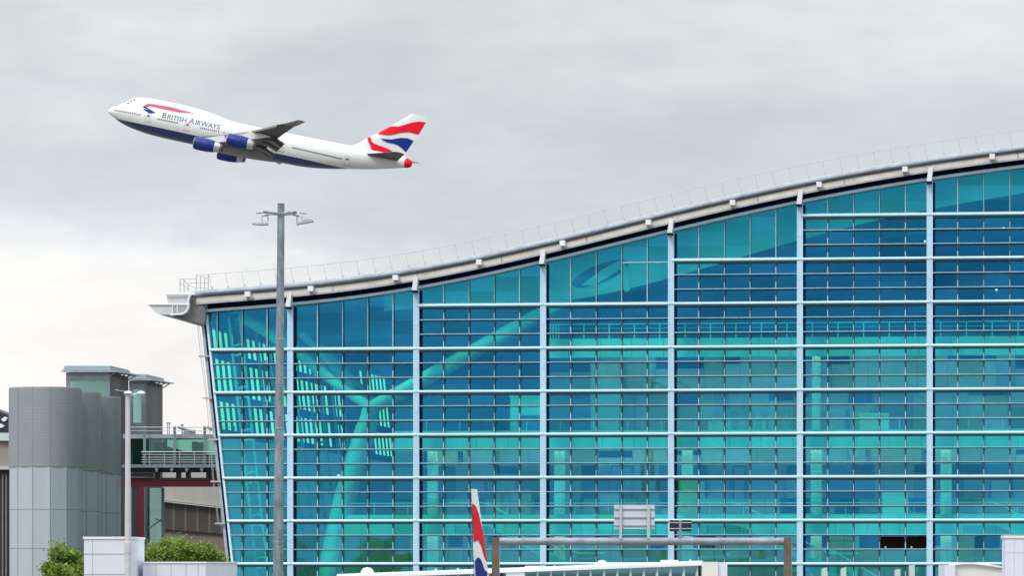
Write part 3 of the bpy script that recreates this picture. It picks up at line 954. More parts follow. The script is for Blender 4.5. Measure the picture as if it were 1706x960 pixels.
for sgn in (-1, 1):
    b = MB(); rows = []
    for y in (1.0, 3.2, 6, 9, 12, 15, 18, 21, 24, 27, 29.5, 31):
        rows.append(airfoil(wle(y), wte(y) - wle(y), sgn * y, wz(y, sgn), .125 - .0015 * y, R(2 - .12 * y)))
    b.grid(rows, 0, True); b.face(rows[-1])
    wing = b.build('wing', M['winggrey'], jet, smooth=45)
    b = MB(); rows = []
    for t, yo, zo in ((0, 0, 0), (.12, .25, .10), (.3, .55, .32), (1, 1.15, 1.45)):
        rows.append(airfoil(wle(31) + 3.5 * t, 2.95 - 1.1 * t, sgn * (31 + yo), wz(31, sgn) + zo, .09))
    b.grid(rows, 0, True); b.face(rows[-1]); b.build('winglet', M['winggrey2'], wing, smooth=45)
    # slats: leading edge pale strip
    for y0, y1 in ((4, 10.5), (12.8, 20), (22, 30)):
        b = MB(); rows = []
        for k in range(7):
            y = y0 + (y1 - y0) * k / 6
            c = (wte(y) - wle(y)) * .10
            rows.append([(wle(y) - .35 + dx * c, sgn * y, wz(y, sgn) - .42 + dz) for dx, dz in ((1, .42), (.5, .5), (.1, .28), (0, 0), (.12, -.12), (.5, .02), (1, .12))])
        b.grid(rows); b.build('slat', M['winggrey2'], wing, smooth=60)
    for y0, y1 in ((3.9, 10.6), (13.2, 20.6)):
        for j, (dx, dz, c) in enumerate(((-.6, -.35, 2.0), (1.0, -1.0, 1.3))):
            b = MB(); rows = []
            for k in range(5):
                y = y0 + (y1 - y0) * k / 4
                s_ = 1 - (y - 3.9) / 45
                rows.append([(wte(y) + dx * s_ + a * c * s_, sgn * y, wz(y, sgn) + (dz - .55 * a * c) * s_ - .15 + h) for a, h in ((0, .12), (.5, .12), (1, .02), (1, -.02), (.5, -.1), (0, -.12))])
            b.grid(rows, 0, True); b.face(rows[0]); b.face(rows[-1][::-1])
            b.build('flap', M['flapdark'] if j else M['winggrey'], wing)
    for y in (6.3, 9.4, 15.2, 18.6):
        b = MB()
        ln = 5.2 - .05 * y
        P0 = Vector((wte(y) - ln * .62, sgn * y, wz(y, sgn) - .55))
        rows = []
        for k in range(11):
            t = k / 10; r = .52 * math.sin(PI * min(1, t * .98 + .02)) ** .7 + .01
            c_ = P0 + Vector((ln * t, 0, -.35 * t - 1.5 * max(0, t - .5)))
            rows.append([c_ + Vector((0, r * .7 * math.cos(a), r * math.sin(a))) for a in [2 * PI * j / 10 for j in range(10)]])
        b.grid(rows, 0, True); b.build('flap_fairing', M['winggrey2'], wing, smooth=60)
# engines: one, then three copies
def engine(x, y, z):
    b = MB()
    prof = [(1.16, .5), (1.18, .12), (1.27, 0), (1.36, .12)]
    body = [(1.36, .12), (1.46, .6), (1.50, 1.6), (1.48, 3.0), (1.36, 4.2), (1.24, 4.75)]
    b.lathe(body, (0, 0, 0), 'x', 28)
    e = b.build('engine', M['jetblue'], jet, smooth=50); e.location = (x, y, z)
    b = MB(); b.lathe(prof, (0, 0, 0), 'x', 28); b.build('intake_lip', M['silver'], e, smooth=60)
    b = MB(); b.lathe([(1.18, .12), (1.15, 1.3), (0, 1.3)], (0, 0, 0), 'x', 28); b.lathe([(.0, .6), (.3, 1.0), (.42, 1.29)], (0, 0, 0), 'x', 14)
    b.build('fan', M['flapdark'], e, smooth=60)
    b = MB(); b.lathe([(1.24, 4.75), (1.12, 5.4), (.98, 6.0)], (0, 0, 0), 'x', 28); b.build('exhaust_cowl', M['silver'], e, smooth=60)
    b = MB(); b.lathe([(.97, 5.99), (.86, 6.45), (.80, 6.43), (.0, 6.2)], (0, 0, 0), 'x', 28); b.build('nozzle', M['exhaust'], e, smooth=60)
    return e
e1 = engine(23.77, -11.7, -3.75)
for (x, y, z) in ((33.05, -21, -2.1), (24.2, 11.7, -3.75), (33.4, 21, -1.0)):
    c = copy_tree(e1, jet); c.location = (x, y, z)
for (x, y, z) in ((23.77, -11.7, -3.75), (33.05, -21, -2.1), (24.2, 11.7, -3.75), (33.4, 21, -1.0)):
    b = MB(); ya = abs(y)
    zw = wz(ya, 1 if y > 0 else -1)
    o = [(x + 1.6, z + 1.40), (x + 5.2, z + 1.10), (x + 9.5, zw - .35), (wle(ya) + 3.5, zw - .2), (wle(ya) - .1, zw + .1), (x + 3.4, z + 1.9)]
    b.prism(o, lambda p: (p[0], y - .16, p[1]), lambda p: (p[0], y + .16, p[1]))
    b.build('pylon', M['jetwhite'], jet)
# stabilisers
for sgn in (-1, 1):
    b = MB(); rows = []
    for t in (0, .25, .5, .75, 1):
        y = .8 + 10.3 * t
        rows.append(airfoil(59.6 + 8.6 * t, 7.8 - 5.4 * t, sgn * y, 1.75 + y * .125, .10))
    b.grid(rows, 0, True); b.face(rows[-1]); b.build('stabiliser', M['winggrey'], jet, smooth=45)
# fin
Z2 = lambda x, y: (420 + x / 5.331, 150 + y / 5.331)
def jl2(x, y): q = JL(*Z2(x, y)); return (q.x, q.z)
fin_le = [jl2(*p) for p in ((880, 496), (945, 472), (1015, 430), (1100, 388), (1240, 316), (1420, 210))]
fin_te = [jl2(*p) for p in ((1365, 590), (1400, 540), (1570, 243))]
fle = lambda z: float(np.interp(z, [p[1] for p in fin_le], [p[0] for p in fin_le]))
fte = lambda z: float(np.interp(z, [p[1] for p in fin_te], [p[0] for p in fin_te]))
zb0, zt0 = 2.6, fin_le[-1][1]
def fin_mesh(fle, fte, zb0, zt0, tk=.10, n=16):
    b = MB(); rows = []
    for k in range(n + 1):
        z = zb0 + (zt0 - zb0) * k / n
        if k == n: z = zt0
        a = airfoil(fle(z), fte(z) - fle(z), 0, 0, tk, 0)
        c0 = fle(z); ch = fte(z) - c0
        prof = []
        for (x, _, h) in a:
            prof.append((x, h - .02 * math.sin(PI * (x - c0) / ch) * ch, z))
        rows.append(prof)
    b.grid(rows, 0, True); b.face(rows[-1])
    return b
fin = fin_mesh(fle, fte, zb0, zt0).build('fin', M['jetwhite'], jet, smooth=45)
def foil_t(c, tk):
    c = min(max(c, 0), 1)
    return 5 * tk * (.2969 * math.sqrt(c) - .126 * c - .3516 * c * c + .2843 * c ** 3 - .1015 * c ** 4)
red1 = [(1112, 386), (1172, 350), (1235, 319), (1300, 326), (1345, 312), (1420, 288), (1480, 279), (1545, 284), (1510, 345), (1476, 397), (1440, 385), (1400, 375), (1350, 376), (1310, 382), (1255, 396), (1200, 400)]
blue1 = [(1145, 432), (1240, 440), (1290, 430), (1330, 425), (1385, 428), (1436, 450), (1400, 505), (1366, 552), (1335, 520), (1300, 492), (1260, 476), (1215, 468), (1180, 455)]
red2 = [(1024, 428), (1040, 417), (1056, 416), (1066, 460), (1090, 478), (1130, 493), (1200, 518), (1250, 545), (1292, 578), (1225, 586), (1150, 580), (1110, 566), (1080, 550), (1062, 520), (1050, 485)]
def norm_fin(pts):
    o = []
    for p in pts:
        x, z = jl2(*p); o.append(((x - fle(z)) / (fte(z) - fle(z)), (z - zb0) / (zt0 - zb0)))
    return o
FLAG = [(norm_fin(red1), 'red'), (norm_fin(blue1), 'blue'), (norm_fin(red2), 'red')]
def fin_flag(parent, fle, fte, zb0, zt0, tk, sides=(-1, 1), off=.03):
    for poly, mk in FLAG:
        for s_ in sides:
            bm = bmesh.new()
            vs = [bm.verts.new((p[0], 0, p[1])) for p in poly]; bm.faces.new(vs)
            bmesh.ops.triangulate(bm, faces=bm.faces)
            for ax in (Vector((1, 0, 0)), Vector((0, 0, 1))):
                for k in range(1, 30):
                    bmesh.ops.bisect_plane(bm, geom=bm.verts[:] + bm.edges[:] + bm.faces[:], plane_co=ax * k / 30, plane_no=ax)
            for v in bm.verts:
                z = zb0 + v.co.z * (zt0 - zb0); c = min(max(v.co.x, .004), .996); ch = fte(z) - fle(z)
                v.co = (fle(z) + c * ch, s_ * (foil_t(c, tk) * ch * 1.15 + off), z)
            me = bpy.data.meshes.new('flag_stripe'); bm.to_mesh(me); bm.free(); me.materials.append(M[mk])
            o = bpy.data.objects.new('flag_stripe', me); C.objects.link(o); o.parent = parent
fin_flag(fin, fle, fte, zb0, zt0, .10)

# ================================================================== PARKED AIRLINER (its tail shows above the bridge)
PB = R(8)
pk = thing('parked_airliner', (0, 0, 0), 'parked airliner seen from behind, its narrow striped tail fin before the glass wall', 'airplane')
pole_ = W(789, 815, 225)
# local axes: +x aft, y across ; heading points away from the camera
ple = lambda z: float(np.interp(z, [5.2, 6.0, 11.96], [-.9, 0, 4.9]))
pte = lambda z: float(np.interp(z, [5.2, 6.0, 11.96], [5.0, 5.3, 6.75]))
pk.rotation_euler = (0, 0, -R(90) + PB * -1)
b = fin_mesh(ple, pte, 5.2, 11.96, .085)
M['finwhite'] = mat('fin_white', (.90, .90, .89), .6, 0, .04, .2, spec=.2)
pfin = b.build('fin', M['finwhite'], pk, smooth=45)
fin_flag(pfin, ple, pte, 5.2, 11.96, .085)
b = MB()
b.lathe([(.05, -30), (.9, -29.4), (1.5, -28), (1.95, -25.5), (1.975, -8), (1.7, -3), (1.2, 2), (.7, 5.5), (.35, 7.2), (.1, 7.4)], (0, 0, 3.7), 'x', 24)
b.build('fuselage', M['jetwhite'], pk, smooth=60)
for sgn in (-1, 1):
    b = MB(); rows = [airfoil(2.6 + 2.9 * t, 3.4 - 2 * t, sgn * (.6 + 5.6 * t), 4.4 + .5 * t, .1) for t in (0, .5, 1)]
    b.grid(rows, 0, True); b.face(rows[-1]); b.build('stabiliser', M['winggrey2'], pk, smooth=45)
    b = MB(); rows = [airfoil(-19 + 8.5 * t, 6.5 - 4.8 * t, sgn * (1.5 + 15.3 * t), 2.7 + 1.6 * t, .11) for t in (0, .35, 1)]
    b.grid(rows, 0, True); b.face(rows[-1]); b.build('wing', M['winggrey2'], pk, smooth=45)
    b = MB(); b.tube([(-13.5, sgn * 3.6, .6), (-13.5, sgn * 3.4, 2.8)], .14, 8)
    for yy in (-.45, .45): b.lathe([(.3, -.2), (.58, -.16), (.58, .16), (.3, .2)], (-13.5, sgn * 3.6 + yy, .58), 'z', 14)
    b.build('landing_gear', M['flapdark'], pk)
b = MB(); b.tube([(-26, 0, .5), (-26, 0, 2.4)], .12, 8); b.build('nose_gear', M['flapdark'], pk)
# place: the tip's trailing corner goes under pixel (782, 815)
tip = Matrix.Rotation(pk.rotation_euler.z, 3, 'Z') @ Vector((6.75, -.05, 0))
tgt = W(783.5, 815, 225)
pk.location = (tgt.x - tip.x, tgt.y - tip.y, 0)

# ================================================================== LAMP MASTS
M['mast'] = mat('galvanised_mast', (.25, .30, .33), .5, .35, .55, 3.5, streak=.35)
M['mastlight'] = mat('pale_mast', (.55, .56, .57), .5, .1, .1, 2)
M['lampgrey'] = mat('lamp_housing', (.45, .46, .46), .5, 0, .2, 3)
Ym = 200; k_ = Ym / F
p0 = W(466, 940, Ym)
mast = thing('lamp_mast', (p0.x, Ym, 0), 'tall grey floodlight mast with two lamp heads standing before the glass wall', 'street lamp')
b = MB()
zt = W(466, 339, Ym).z
rows_ = [(.265, -.2), (.245, 6), (.215, 14), (.185, 20), (.17, zt - 1.9), (.172, zt - 1.9), (.165, zt), (0, zt)]
b.lathe([(r, h) for r, h in rows_], (p0.x, Ym, 0), 'z', 16)
b.lathe([(.255, 8.9), (.262, 9.0), (.255, 9.1)], (p0.x, Ym, 0), 'z', 16)
for hz in (14.3, 18.5): b.lathe([(.212 - (hz - 14) * .006, hz), (.235 - (hz - 14) * .006, hz + .05), (.212 - (hz - 14) * .006, hz + .1)], (p0.x, Ym, 0), 'z', 16)
b.build('mast', M['mast'], mast, origin=(p0.x, Ym, 0), smooth=40)
def mp(x, y, Y=Ym): return W(380 + x / 9.478, 320 + y / 9.478, Y)
for sgn, arm, brk, head in ((-1, [(800, 345), (660, 330), (535, 315)], [(515, 375), (605, 375), (612, 470)], [(362, 505), (615, 490), (610, 520), (480, 525), (365, 515)]),
                            (1, [(840, 345), (960, 325), (1065, 315)], [(1070, 380), (1145, 385), (1150, 460)], [(1065, 515), (1330, 465), (1325, 440), (1180, 425), (1160, 470), (1065, 480)])):
    b = MB()
    for dy in (-.25, .25):
        b.tube([mp(*q) + Vector((0, dy, 0)) for q in arm], .05, 6)
    b.tube([mp(820, 360), mp(820 + sgn * 160, 345), mp(820 + sgn * 280, 375)], .05, 6)
    e_ = mp(820 + sgn * 400, 338); a_ = mp(820 + sgn * 290, 332); b.tube([a_, e_], .03, 5)
    b.build('arm', M['mast'], mast, origin=(p0.x, Ym, 0))
    b = MB(); b.tube([mp(brk[0][0], 490), mp(*brk[0]), mp(*brk[1]), mp(*brk[2])], .035, 6)
    b.prism(head, lambda q: mp(*q) + Vector((0, -.3, 0)), lambda q: mp(*q) + Vector((0, .3, 0)))
    b.build('lamp_head', M['lampgrey'], mast, origin=(p0.x, Ym, 0))

mast.location.x = W(461.3, 940, Ym).x
mast.rotation_euler.y = 4.7 / 601

Ys = 225
p0 = W(213, 940, Ys)
ls = thing('lamp_post', (p0.x, Ys, 0), 'slim pale lamp post with twin flat lamps beside the ribbed silver cylinders', 'street lamp')
zt = W(213, 652, Ys).z
b = MB(); b.lathe([(.19, -.2), (.175, 8.5), (.19, 8.6), (.19, 9.1), (.165, 9.2), (.125, zt - .2), (.11, zt), (0, zt)], (p0.x, Ys, 0), 'z', 14)
b.build('post', M['mastlight'], ls, origin=ls.location, smooth=40)
for s_, u in ((-1, 213.5), (1, 235)):
    c = W(u, 655, Ys)
    b = MB()
    b.lathe([(0, .10), (.10, .085), (.19, .02), (.20, -.03), (.12, -.07), (0, -.08)], (0, 0, 0), 'z', 16)
    b.v = [(c.x + x * 1.15, c.y + y * 1.8, c.z + z) for x, y, z in b.v]
    b.tube([(p0.x, Ys, zt - .25), (c.x, Ys, c.z)], .035, 6)
    b.build('lamp_head', M['white'], ls, origin=ls.location, smooth=50)
b = MB(); a_ = W(192, 650, Ys); b.tube([(a_.x, Ys, a_.z), (p0.x, Ys, zt - .05)], .018, 5); b.build('stay_rod', M['rail'], ls, origin=ls.location)

# ================================================================== GANTRY
M['beam'] = mat('galvanised_beam', (.30, .32, .37), .45, .3, .4, 1.2, streak=1)
M['rust'] = mat('weathered_post', (.15, .115, .09), .7, .1, .3, 1.6)
M['signback'] = mat('sign_back_grey', (.60, .62, .72), .5, .1, .05, 1)
M['signrib'] = mat('sign_rib', (.24, .29, .33), .5, .2, .1, 1)
M['signalblack'] = mat('signal_black', (.008, .008, .022), .5, 0, .2, 2)
Yg = 200
a_, c_ = W(825.5, 940, Yg), W(1312, 940, Yg)
gan = thing('sign_gantry', ((a_.x + c_.x) / 2, Yg, 0), 'grey beam gantry on two brown posts spanning the roadway before the terminal', 'gantry')
for q in (a_, c_):
    b = MB(); zt = W(0, 896.5, Yg).z
    b.box(q.x - .175, q.x + .175, Yg - .175, Yg + .175, -.1, zt)
    b.box(q.x - .35, q.x + .35, Yg - .35, Yg + .35, -.1, .06)
    b.box(q.x + .176, q.x + .20, Yg - .12, Yg + .12, 0, zt - .3, 1)
    b.build('post', [M['rust'], M['mastlight']], gan, origin=gan.location)
b = MB()
zt, zb_ = W(0, 897, Yg).z, W(0, 909, Yg).z
b.tube([(a_.x + .18, Yg, (zt + zb_) / 2), (c_.x - .18, Yg, (zt + zb_) / 2)], .175, 16)
b.v = [(x, y, z) for x, y, z in b.v]
b.build('beam', M['beam'], gan, origin=gan.location, smooth=50)
def gp_(u, v): return W(u, v, Yg)
b = MB()
x0, x1 = gp_(1023, 0).x, gp_(1090.5, 0).x
b.box(x0, x1, Yg - .06, Yg - .02, gp_(0, 882).z, gp_(0, 842).z)
sg = b.build('sign_panel', M['signback'], gan, origin=gan.location)
b = MB()
for v in (849.5, 863.5, 877): b.box(x0, x1, Yg - .11, Yg - .061, gp_(0, v + .8).z, gp_(0, v - .9).z)
b.build('sign_rib', M['signrib'], sg, origin=gan.location)
M['signpost'] = mat('sign_post_grey', (.46, .54, .56), .5, .2, .1, 1)
for u in (1034, 1080):
    b = MB()
    q = gp_(u, 0).x; b.box(q - .065, q + .065, Yg - .19, Yg - .112, gp_(0, 899).z, gp_(0, 842.5).z)
    b.build('sign_post', M['signpost'], gan, origin=gan.location)
b = MB()
for (u0, u1) in ((1115.5, 1131), (1135.5, 1152)):
    b.box(gp_(u0, 0).x, gp_(u1, 0).x, Yg - .1, Yg, gp_(0, 886).z, gp_(0, 867.5).z)
    for v in (871.5, 881.5): b.box(gp_(u0, 0).x, gp_(u1, 0).x, Yg - .125, Yg - .101, gp_(0, v + .7).z, gp_(0, v - .6).z, 1)
sgn_ = b.build('signal_panel', [M['signalblack'], M['mastlight']], gan, origin=gan.location)
b = MB(); q = gp_(1133.2, 0).x; b.box(q - .055, q + .055, Yg - .11, Yg - .03, gp_(0, 898).z, gp_(0, 866.5).z)
b.build('signal_post', M['signrib'], gan, origin=gan.location)

# ================================================================== AIR BRIDGES
M['bridgeglass'] = glass('bridge_glass', (.30, .55, .58), (.10, .16, .18))
M['bridgewhite'] = mat('bridge_white', (.82, .83, .83), .45, 0, .07, .6)
M['lavender'] = mat('lavender_white_panel', (.72, .72, .82), .5, 0, .05, .5)
M['creamwhite'] = mat('cream_white_panel', (.76, .74, .68), .5, 0, .06, .5)
M['joint2'] = mat('faint_panel_joint', (.58, .58, .66), .5)
M['truss'] = mat('truss_pale_green', (.50, .70, .66), .45, 0, .1, 1)
Yb = 246
ab = thing('air_bridge', W(900, 940, Yb) * 1, 'long white roofed air bridge with glazed trussed sides below the gantry sign', 'air bridge')
ab.location.z = 0
OB = ab.location
A, B_ = W(560, 960.5, Yb), W(1172, 938, Yb)
dirb = (B_ - A)
def bp(t, dz, dy): return A + dirb * t + Vector((0, dy, dz))
b = MB()
b.hull8([bp(0, -.17, -.25), bp(1, -.17, -.25), bp(1, -.17, 3.2), bp(0, -.17, 3.2), bp(0, 0, -.25), bp(1, 0, -.25), bp(1, 0, 3.2), bp(0, 0, 3.2)])
b.hull8([bp(0, .0, 1), bp(1, .0, 1), bp(1, .0, 2), bp(0, .0, 2), bp(0, .1, 1), bp(1, .1, 1), bp(1, .1, 2), bp(0, .1, 2)])
b.build('roof', M['bridgewhite'], ab, origin=OB)
b = MB()
t0 = (640 - 560) / 612
b.hull8([bp(0, -.9, 0), bp(t0, -.9, 0), bp(t0, -.9, 3), bp(0, -.9, 3), bp(0, -.175, 0), bp(t0, -.175, 0), bp(t0, -.175, 3), bp(0, -.175, 3)])
b.hull8([bp(0, -3.2, 0), bp(1, -3.2, 0), bp(1, -3.2, 3), bp(0, -3.2, 3), bp(0, -2.4, 0), bp(1, -2.4, 0), bp(1, -2.4, 3), bp(0, -2.4, 3)])
b.build('side_panel', M['bridgewhite'], ab, origin=OB)
b = MB(); b.hull8([bp(t0, -2.4, .1), bp(1, -2.4, .1), bp(1, -2.4, .14), bp(t0, -2.4, .14), bp(t0, -.175, .1), bp(1, -.175, .1), bp(1, -.175, .14), bp(t0, -.175, .14)])
b.build('glazing', M['bridgeglass'], ab, origin=OB)
b = MB(); b.hull8([bp(t0, -2.4, 2.6), bp(1, -2.4, 2.6), bp(1, -2.4, 2.7), bp(t0, -2.4, 2.7), bp(t0, -.175, 2.6), bp(1, -.175, 2.6), bp(1, -.175, 2.7), bp(t0, -.175, 2.7)])
b.build('far_side', M['intgrey'], ab, origin=OB)
b = MB()
n = 24
for k in range(n):
    ta = t0 + (1 - t0) * (k + .15) / n; tb = t0 + (1 - t0) * (k + .55) / n
    b.tube([bp(ta, -2.4, .02), bp(tb, -.2, .02)], .045, 5); b.tube([bp(tb, -.2, .02), bp(tb + .002, -2.4, .02)], .045, 5)
b.build('truss', M['truss'], ab, origin=OB)
b = MB()
q0, q1 = W(1170, 937, Yb - 1), W(1212, 938, Yb - 1)
b.box(q0.x, q1.x - .55, Yb - 1, Yb + 4, 0.5, q0.z); b.box(q1.x - .55, q1.x, Yb - .8, Yb + 4, .5, q0.z - .03, 1)
b.build('rotunda', [M['creamwhite'], M['lavender']], ab, origin=OB)
for u, v, wd in ((612, 957, 13), (1003, 945, 11.5)):
    c = W(u, v, Yb + 1.4); r = wd * Yb / F
    b = MB(); b.lathe([(r, -.1), (r, .05), (r * .86, .06), (r * .8, .18), (r * .5, .33), (0, .38)], tuple(c), 'z', 18)
    b.build('dome', M['bridgewhite'], ab, origin=OB, smooth=45)
b = MB()
for u0, u1, v in ((1102, 1130, 935.8), (875, 900, 945.5)):
    a1, a2 = W(u0, v, Yb + .6), W(u1, v, Yb + .6); b.box(a1.x, a2.x, Yb + .6, Yb + 2.4, a1.z - .3, a1.z + .06)
for u, v in ((726, 951), (763, 950), (924, 945.5), (1080, 940), (1150, 936)):
    c = W(u, v, Yb + .4); b.lathe([(0, .1), (.06, .05), (.05, -.1)], tuple(c), 'z', 8)
b.build('roof_hatch', M['bridgewhite'], ab, origin=OB)
b = MB(); q = W(870, 952, Yb - .2); b.box(W(843, 0, Yb).x, W(874, 0, Yb).x, Yb - .15, Yb + .1, q.z - 2, W(0, 948, Yb).z); b.build('end_frame', M['lavender'], ab, origin=OB)
b = MB()
for u in (640, 900, 1190):
    c = W(u, 940, Yb + 1.5); b.tube([(c.x, c.y, 0), (c.x, c.y, 5.6)], .35, 12)
b.build('leg', M['mastlight'], ab, origin=OB)

Yc = 240
ab2 = thing('air_bridge', (W(1630, 940, Yc).x, Yc, 0), 'short cream air bridge with curved white roof against the white block at the right', 'air bridge')
OB = ab2.location
b = MB()
rf = [(1590, 940.5), (1606, 938.6), (1622, 938.6), (1645, 941.5), (1662, 944), (1684, 947), (1684, 1010), (1590, 1010)]
b.prism(rf, lambda p: W(p[0], p[1], Yc), lambda p: W(p[0], p[1], Yc) + Vector((0, 3.2, 0)))
b.build('cabin', M['creamwhite'], ab2, origin=OB)
b = MB(); b.prism([(1588, 939.8), (1606, 937.8), (1622, 937.8), (1645, 940.5), (1662, 943), (1684, 946), (1684, 949), (1662, 946), (1645, 943.6), (1622, 941), (1606, 941), (1588, 943)], lambda p: W(p[0], p[1], Yc - .2), lambda p: W(p[0], p[1], Yc - .2) + Vector((0, .19, 0)))
b.build('roof', M['bridgewhite'], ab2, origin=OB)
b = MB(); a1 = W(1574, 942.5, Yc - .5); a2 = W(1590, 0, Yc); b.box(a1.x, a2.x, Yc - .5, Yc + 3, 3, a1.z); b.build('end_wall', M['lavender'], ab2, origin=OB)
b = MB(); a1 = W(1620, 941, Yc + .5); a2 = W(1651, 0, Yc); b.box(a1.x, a2.x, Yc + .5, Yc + 2, a1.z - .1, a1.z + .10); b.build('roof_hatch', M['bridgewhite'], ab2, origin=OB)
b = MB(); c = W(1620, 940, Yc + 1.5); b.tube([(c.x, c.y, 0), (c.x, c.y, 5.8)], .35, 12); b.build('leg', M['mastlight'], ab2, origin=OB)

wb = thing('service_block', (W(1700, 940, 232).x, 232, 0), 'plain tall white panelled block cut off by the right edge of the photo', 'service building')
OB = wb.location
a1 = W(1675, 897.5, 232)
b = MB(); b.box(a1.x, a1.x + 8, 232, 233.6, -.1, a1.z)
b.build('wall', M['lavender'], wb, origin=OB)
b = MB(); b.box(a1.x - .06, a1.x + 8, 231.94, 233.66, a1.z + .002, a1.z + .15); b.build('parapet', M['white'], wb, origin=OB)
b = MB()
for k in range(1, 8): b.box(a1.x + k * .48, a1.x + k * .48 + .012, 231.985, 231.999, 0, a1.z)
for z in (3.5, 5.2, 6.9, 8.6): b.box(a1.x, a1.x + 8, 231.985, 231.999, z, z + .012)
b.build('panel_joint', M['joint2'], wb, origin=OB)

# pale wind screens standing on the roadway kerb before the glass wall
M['screen'] = mat('pale_screen', (.52, .68, .60), .5, 0, .15, 1)
for i, (u0, u1, v0, v1, lab) in enumerate(((1369, 1378, 946, 949, 'pale upright wind screen, nearest to the brown gantry post'), (1401, 1410, 945, 949, 'second pale wind screen counted from the brown gantry post'),
                                (1491, 1500, 949, 950, 'lowest of the pale wind screens, before dark reflected trees'), (1515, 1524, 942, 943, 'tallest pale wind screen, nearest to the cream air bridge'))):
    Yw = 285
    t_ = thing('wind_screen', (W((u0 + u1) / 2, 0, Yw).x, Yw, 0), lab, 'screen', 'pale wind screens before the glass wall')
    b = MB(); b.prism([(u0, v1), (u1, v0), (u1, 1130), (u0, 1130)], lambda p: W(p[0], p[1], Yw), lambda p: W(p[0], p[1], Yw) + Vector((0, .1, 0)))
    b.build('panel', M['screen'], t_, origin=t_.location)
    b = MB(); a1 = W(u0, v1, Yw); b.box(a1.x - .04, a1.x - .002, Yw - .03, Yw + .13, 0, a1.z - .05); b.build('stanchion', M['rail'], t_, origin=t_.location)

# ================================================================== LEFT SIDE BUILDINGS
def louvre_mat(name, c0, c1, per, axis=2, thr=.6):
    m = mat(name, c0, .5, .1, .12, .8)
    nt = m.node_tree; pb = nt.nodes['Principled BSDF']
    tc = nt.nodes.new('ShaderNodeTexCoord'); sp = nt.nodes.new('ShaderNodeSeparateXYZ'); nt.links.new(tc.outputs['Object'], sp.inputs[0])
    mu = nt.nodes.new('ShaderNodeMath'); mu.operation = 'MULTIPLY'; mu.inputs[1].default_value = 1 / per
    nt.links.new(sp.outputs[axis], mu.inputs[0])
    fr = nt.nodes.new('ShaderNodeMath'); fr.operation = 'FRACT'; nt.links.new(mu.outputs[0], fr.inputs[0])
    gt_ = nt.nodes.new('ShaderNodeMath'); gt_.operation = 'GREATER_THAN'; gt_.inputs[1].default_value = thr; nt.links.new(fr.outputs[0], gt_.inputs[0])
    mx = nt.nodes.new('ShaderNodeMix'); mx.data_type = 'RGBA'
    old = pb.inputs['Base Color'].links[0].from_socket
    nt.links.new(gt_.outputs[0], mx.inputs['Factor']); nt.links.new(old, mx.inputs[6]); mx.inputs[7].default_value = tuple(c1) + (1,)
    nt.links.new(mx.outputs[2], pb.inputs['Base Color'])
    return m
M['louvre'] = louvre_mat('drum_louvre', (.29, .305, .32), (.272, .286, .30), .25)
M['drum'] = mat('drum_panel_metal', (.50, .54, .59), .38, .30, .08, .4, streak=.2)
M['seam'] = mat('panel_seam', (.27, .27, .28), .6, 0, .2, 1)
drums = []
for i, (uc, Yd, r, vt, lab) in enumerate(((75.5, 326, 2.78, 647, 'largest silver ribbed cylinder, leftmost of the row of three'),
                                      (108.5, 330.5, 2.78, 655, 'middle silver ribbed cylinder, half hidden behind the largest one'),
                                      (142, 335, 2.78, 662, 'silver ribbed cylinder furthest to the right, beside the slim lamp post'))):
    c = W(uc, 940, Yd)
    t_ = thing('vent_cylinder', (c.x, Yd, 0), lab, 'vent cylinder', 'row of silver vent cylinders')
    zt = W(0, vt, Yd).z; zm = W(0, 780 + (vt - 647) * .75, Yd).z
    b = MB(); NP = 13; A0 = -PI / 2 + PI / NP
    def ring(rad, z): return [(c.x + rad * math.cos(A0 + 2 * PI * k / NP), Yd + rad * math.sin(A0 + 2 * PI * k / NP), z) for k in range(NP)]
    def barrel(prof):
        for (ra, za), (rb2, zb2) in zip(prof[:-1], prof[1:]): b.grid([ring(ra, za), ring(rb2, zb2)], 0, True)
    b.lathe([(r, zm + .02), (r, zt - .12), (r - .02, zt), (r - .25, zt), (r - .25, zt - .6), (.01, zt - .6)], (c.x, Yd, 0), 'z', 64)
    b.build('louvre_screen', M['louvre'], t_, origin=t_.location, smooth=30)
    b = MB()
    barrel([(r + .015, -.1), (r + .015, zm), (r - .1, zm + .015)])
    b.build('cladding', M['drum'], t_, origin=t_.location)
    b = MB()
    for k in range(NP):
        a = A0 + 2 * PI * k / NP
        for z0, z1, rr in ((0, zm, r + .017), (zm + .02, zt - .02, r + .003)):
            ca, sa = math.cos(a), math.sin(a); tx, ty = -sa * .03, ca * .022
            b.hull8([(c.x + ca * (rr - .03) - tx, Yd + sa * (rr - .03) - ty, z0), (c.x + ca * (rr + .012) - tx, Yd + sa * (rr + .012) - ty, z0), (c.x + ca * (rr + .012) + tx, Yd + sa * (rr + .012) + ty, z0), (c.x + ca * (rr - .03) + tx, Yd + sa * (rr - .03) + ty, z0),
                     (c.x + ca * (rr - .03) - tx, Yd + sa * (rr - .03) - ty, z1), (c.x + ca * (rr + .012) - tx, Yd + sa * (rr + .012) - ty, z1), (c.x + ca * (rr + .012) + tx, Yd + sa * (rr + .012) + ty, z1), (c.x + ca * (rr - .03) + tx, Yd + sa * (rr - .03) + ty, z1)])
    for v in (850, 915):
        z = W(0, v + (vt - 647) * .4, Yd).z; b.grid([ring(r + .016, z - .03), ring(r + .028, z - .02), ring(r + .028, z + .02), ring(r + .016, z + .03)], 0, True)
    b.build('seam', M['seam'], t_, origin=t_.location)

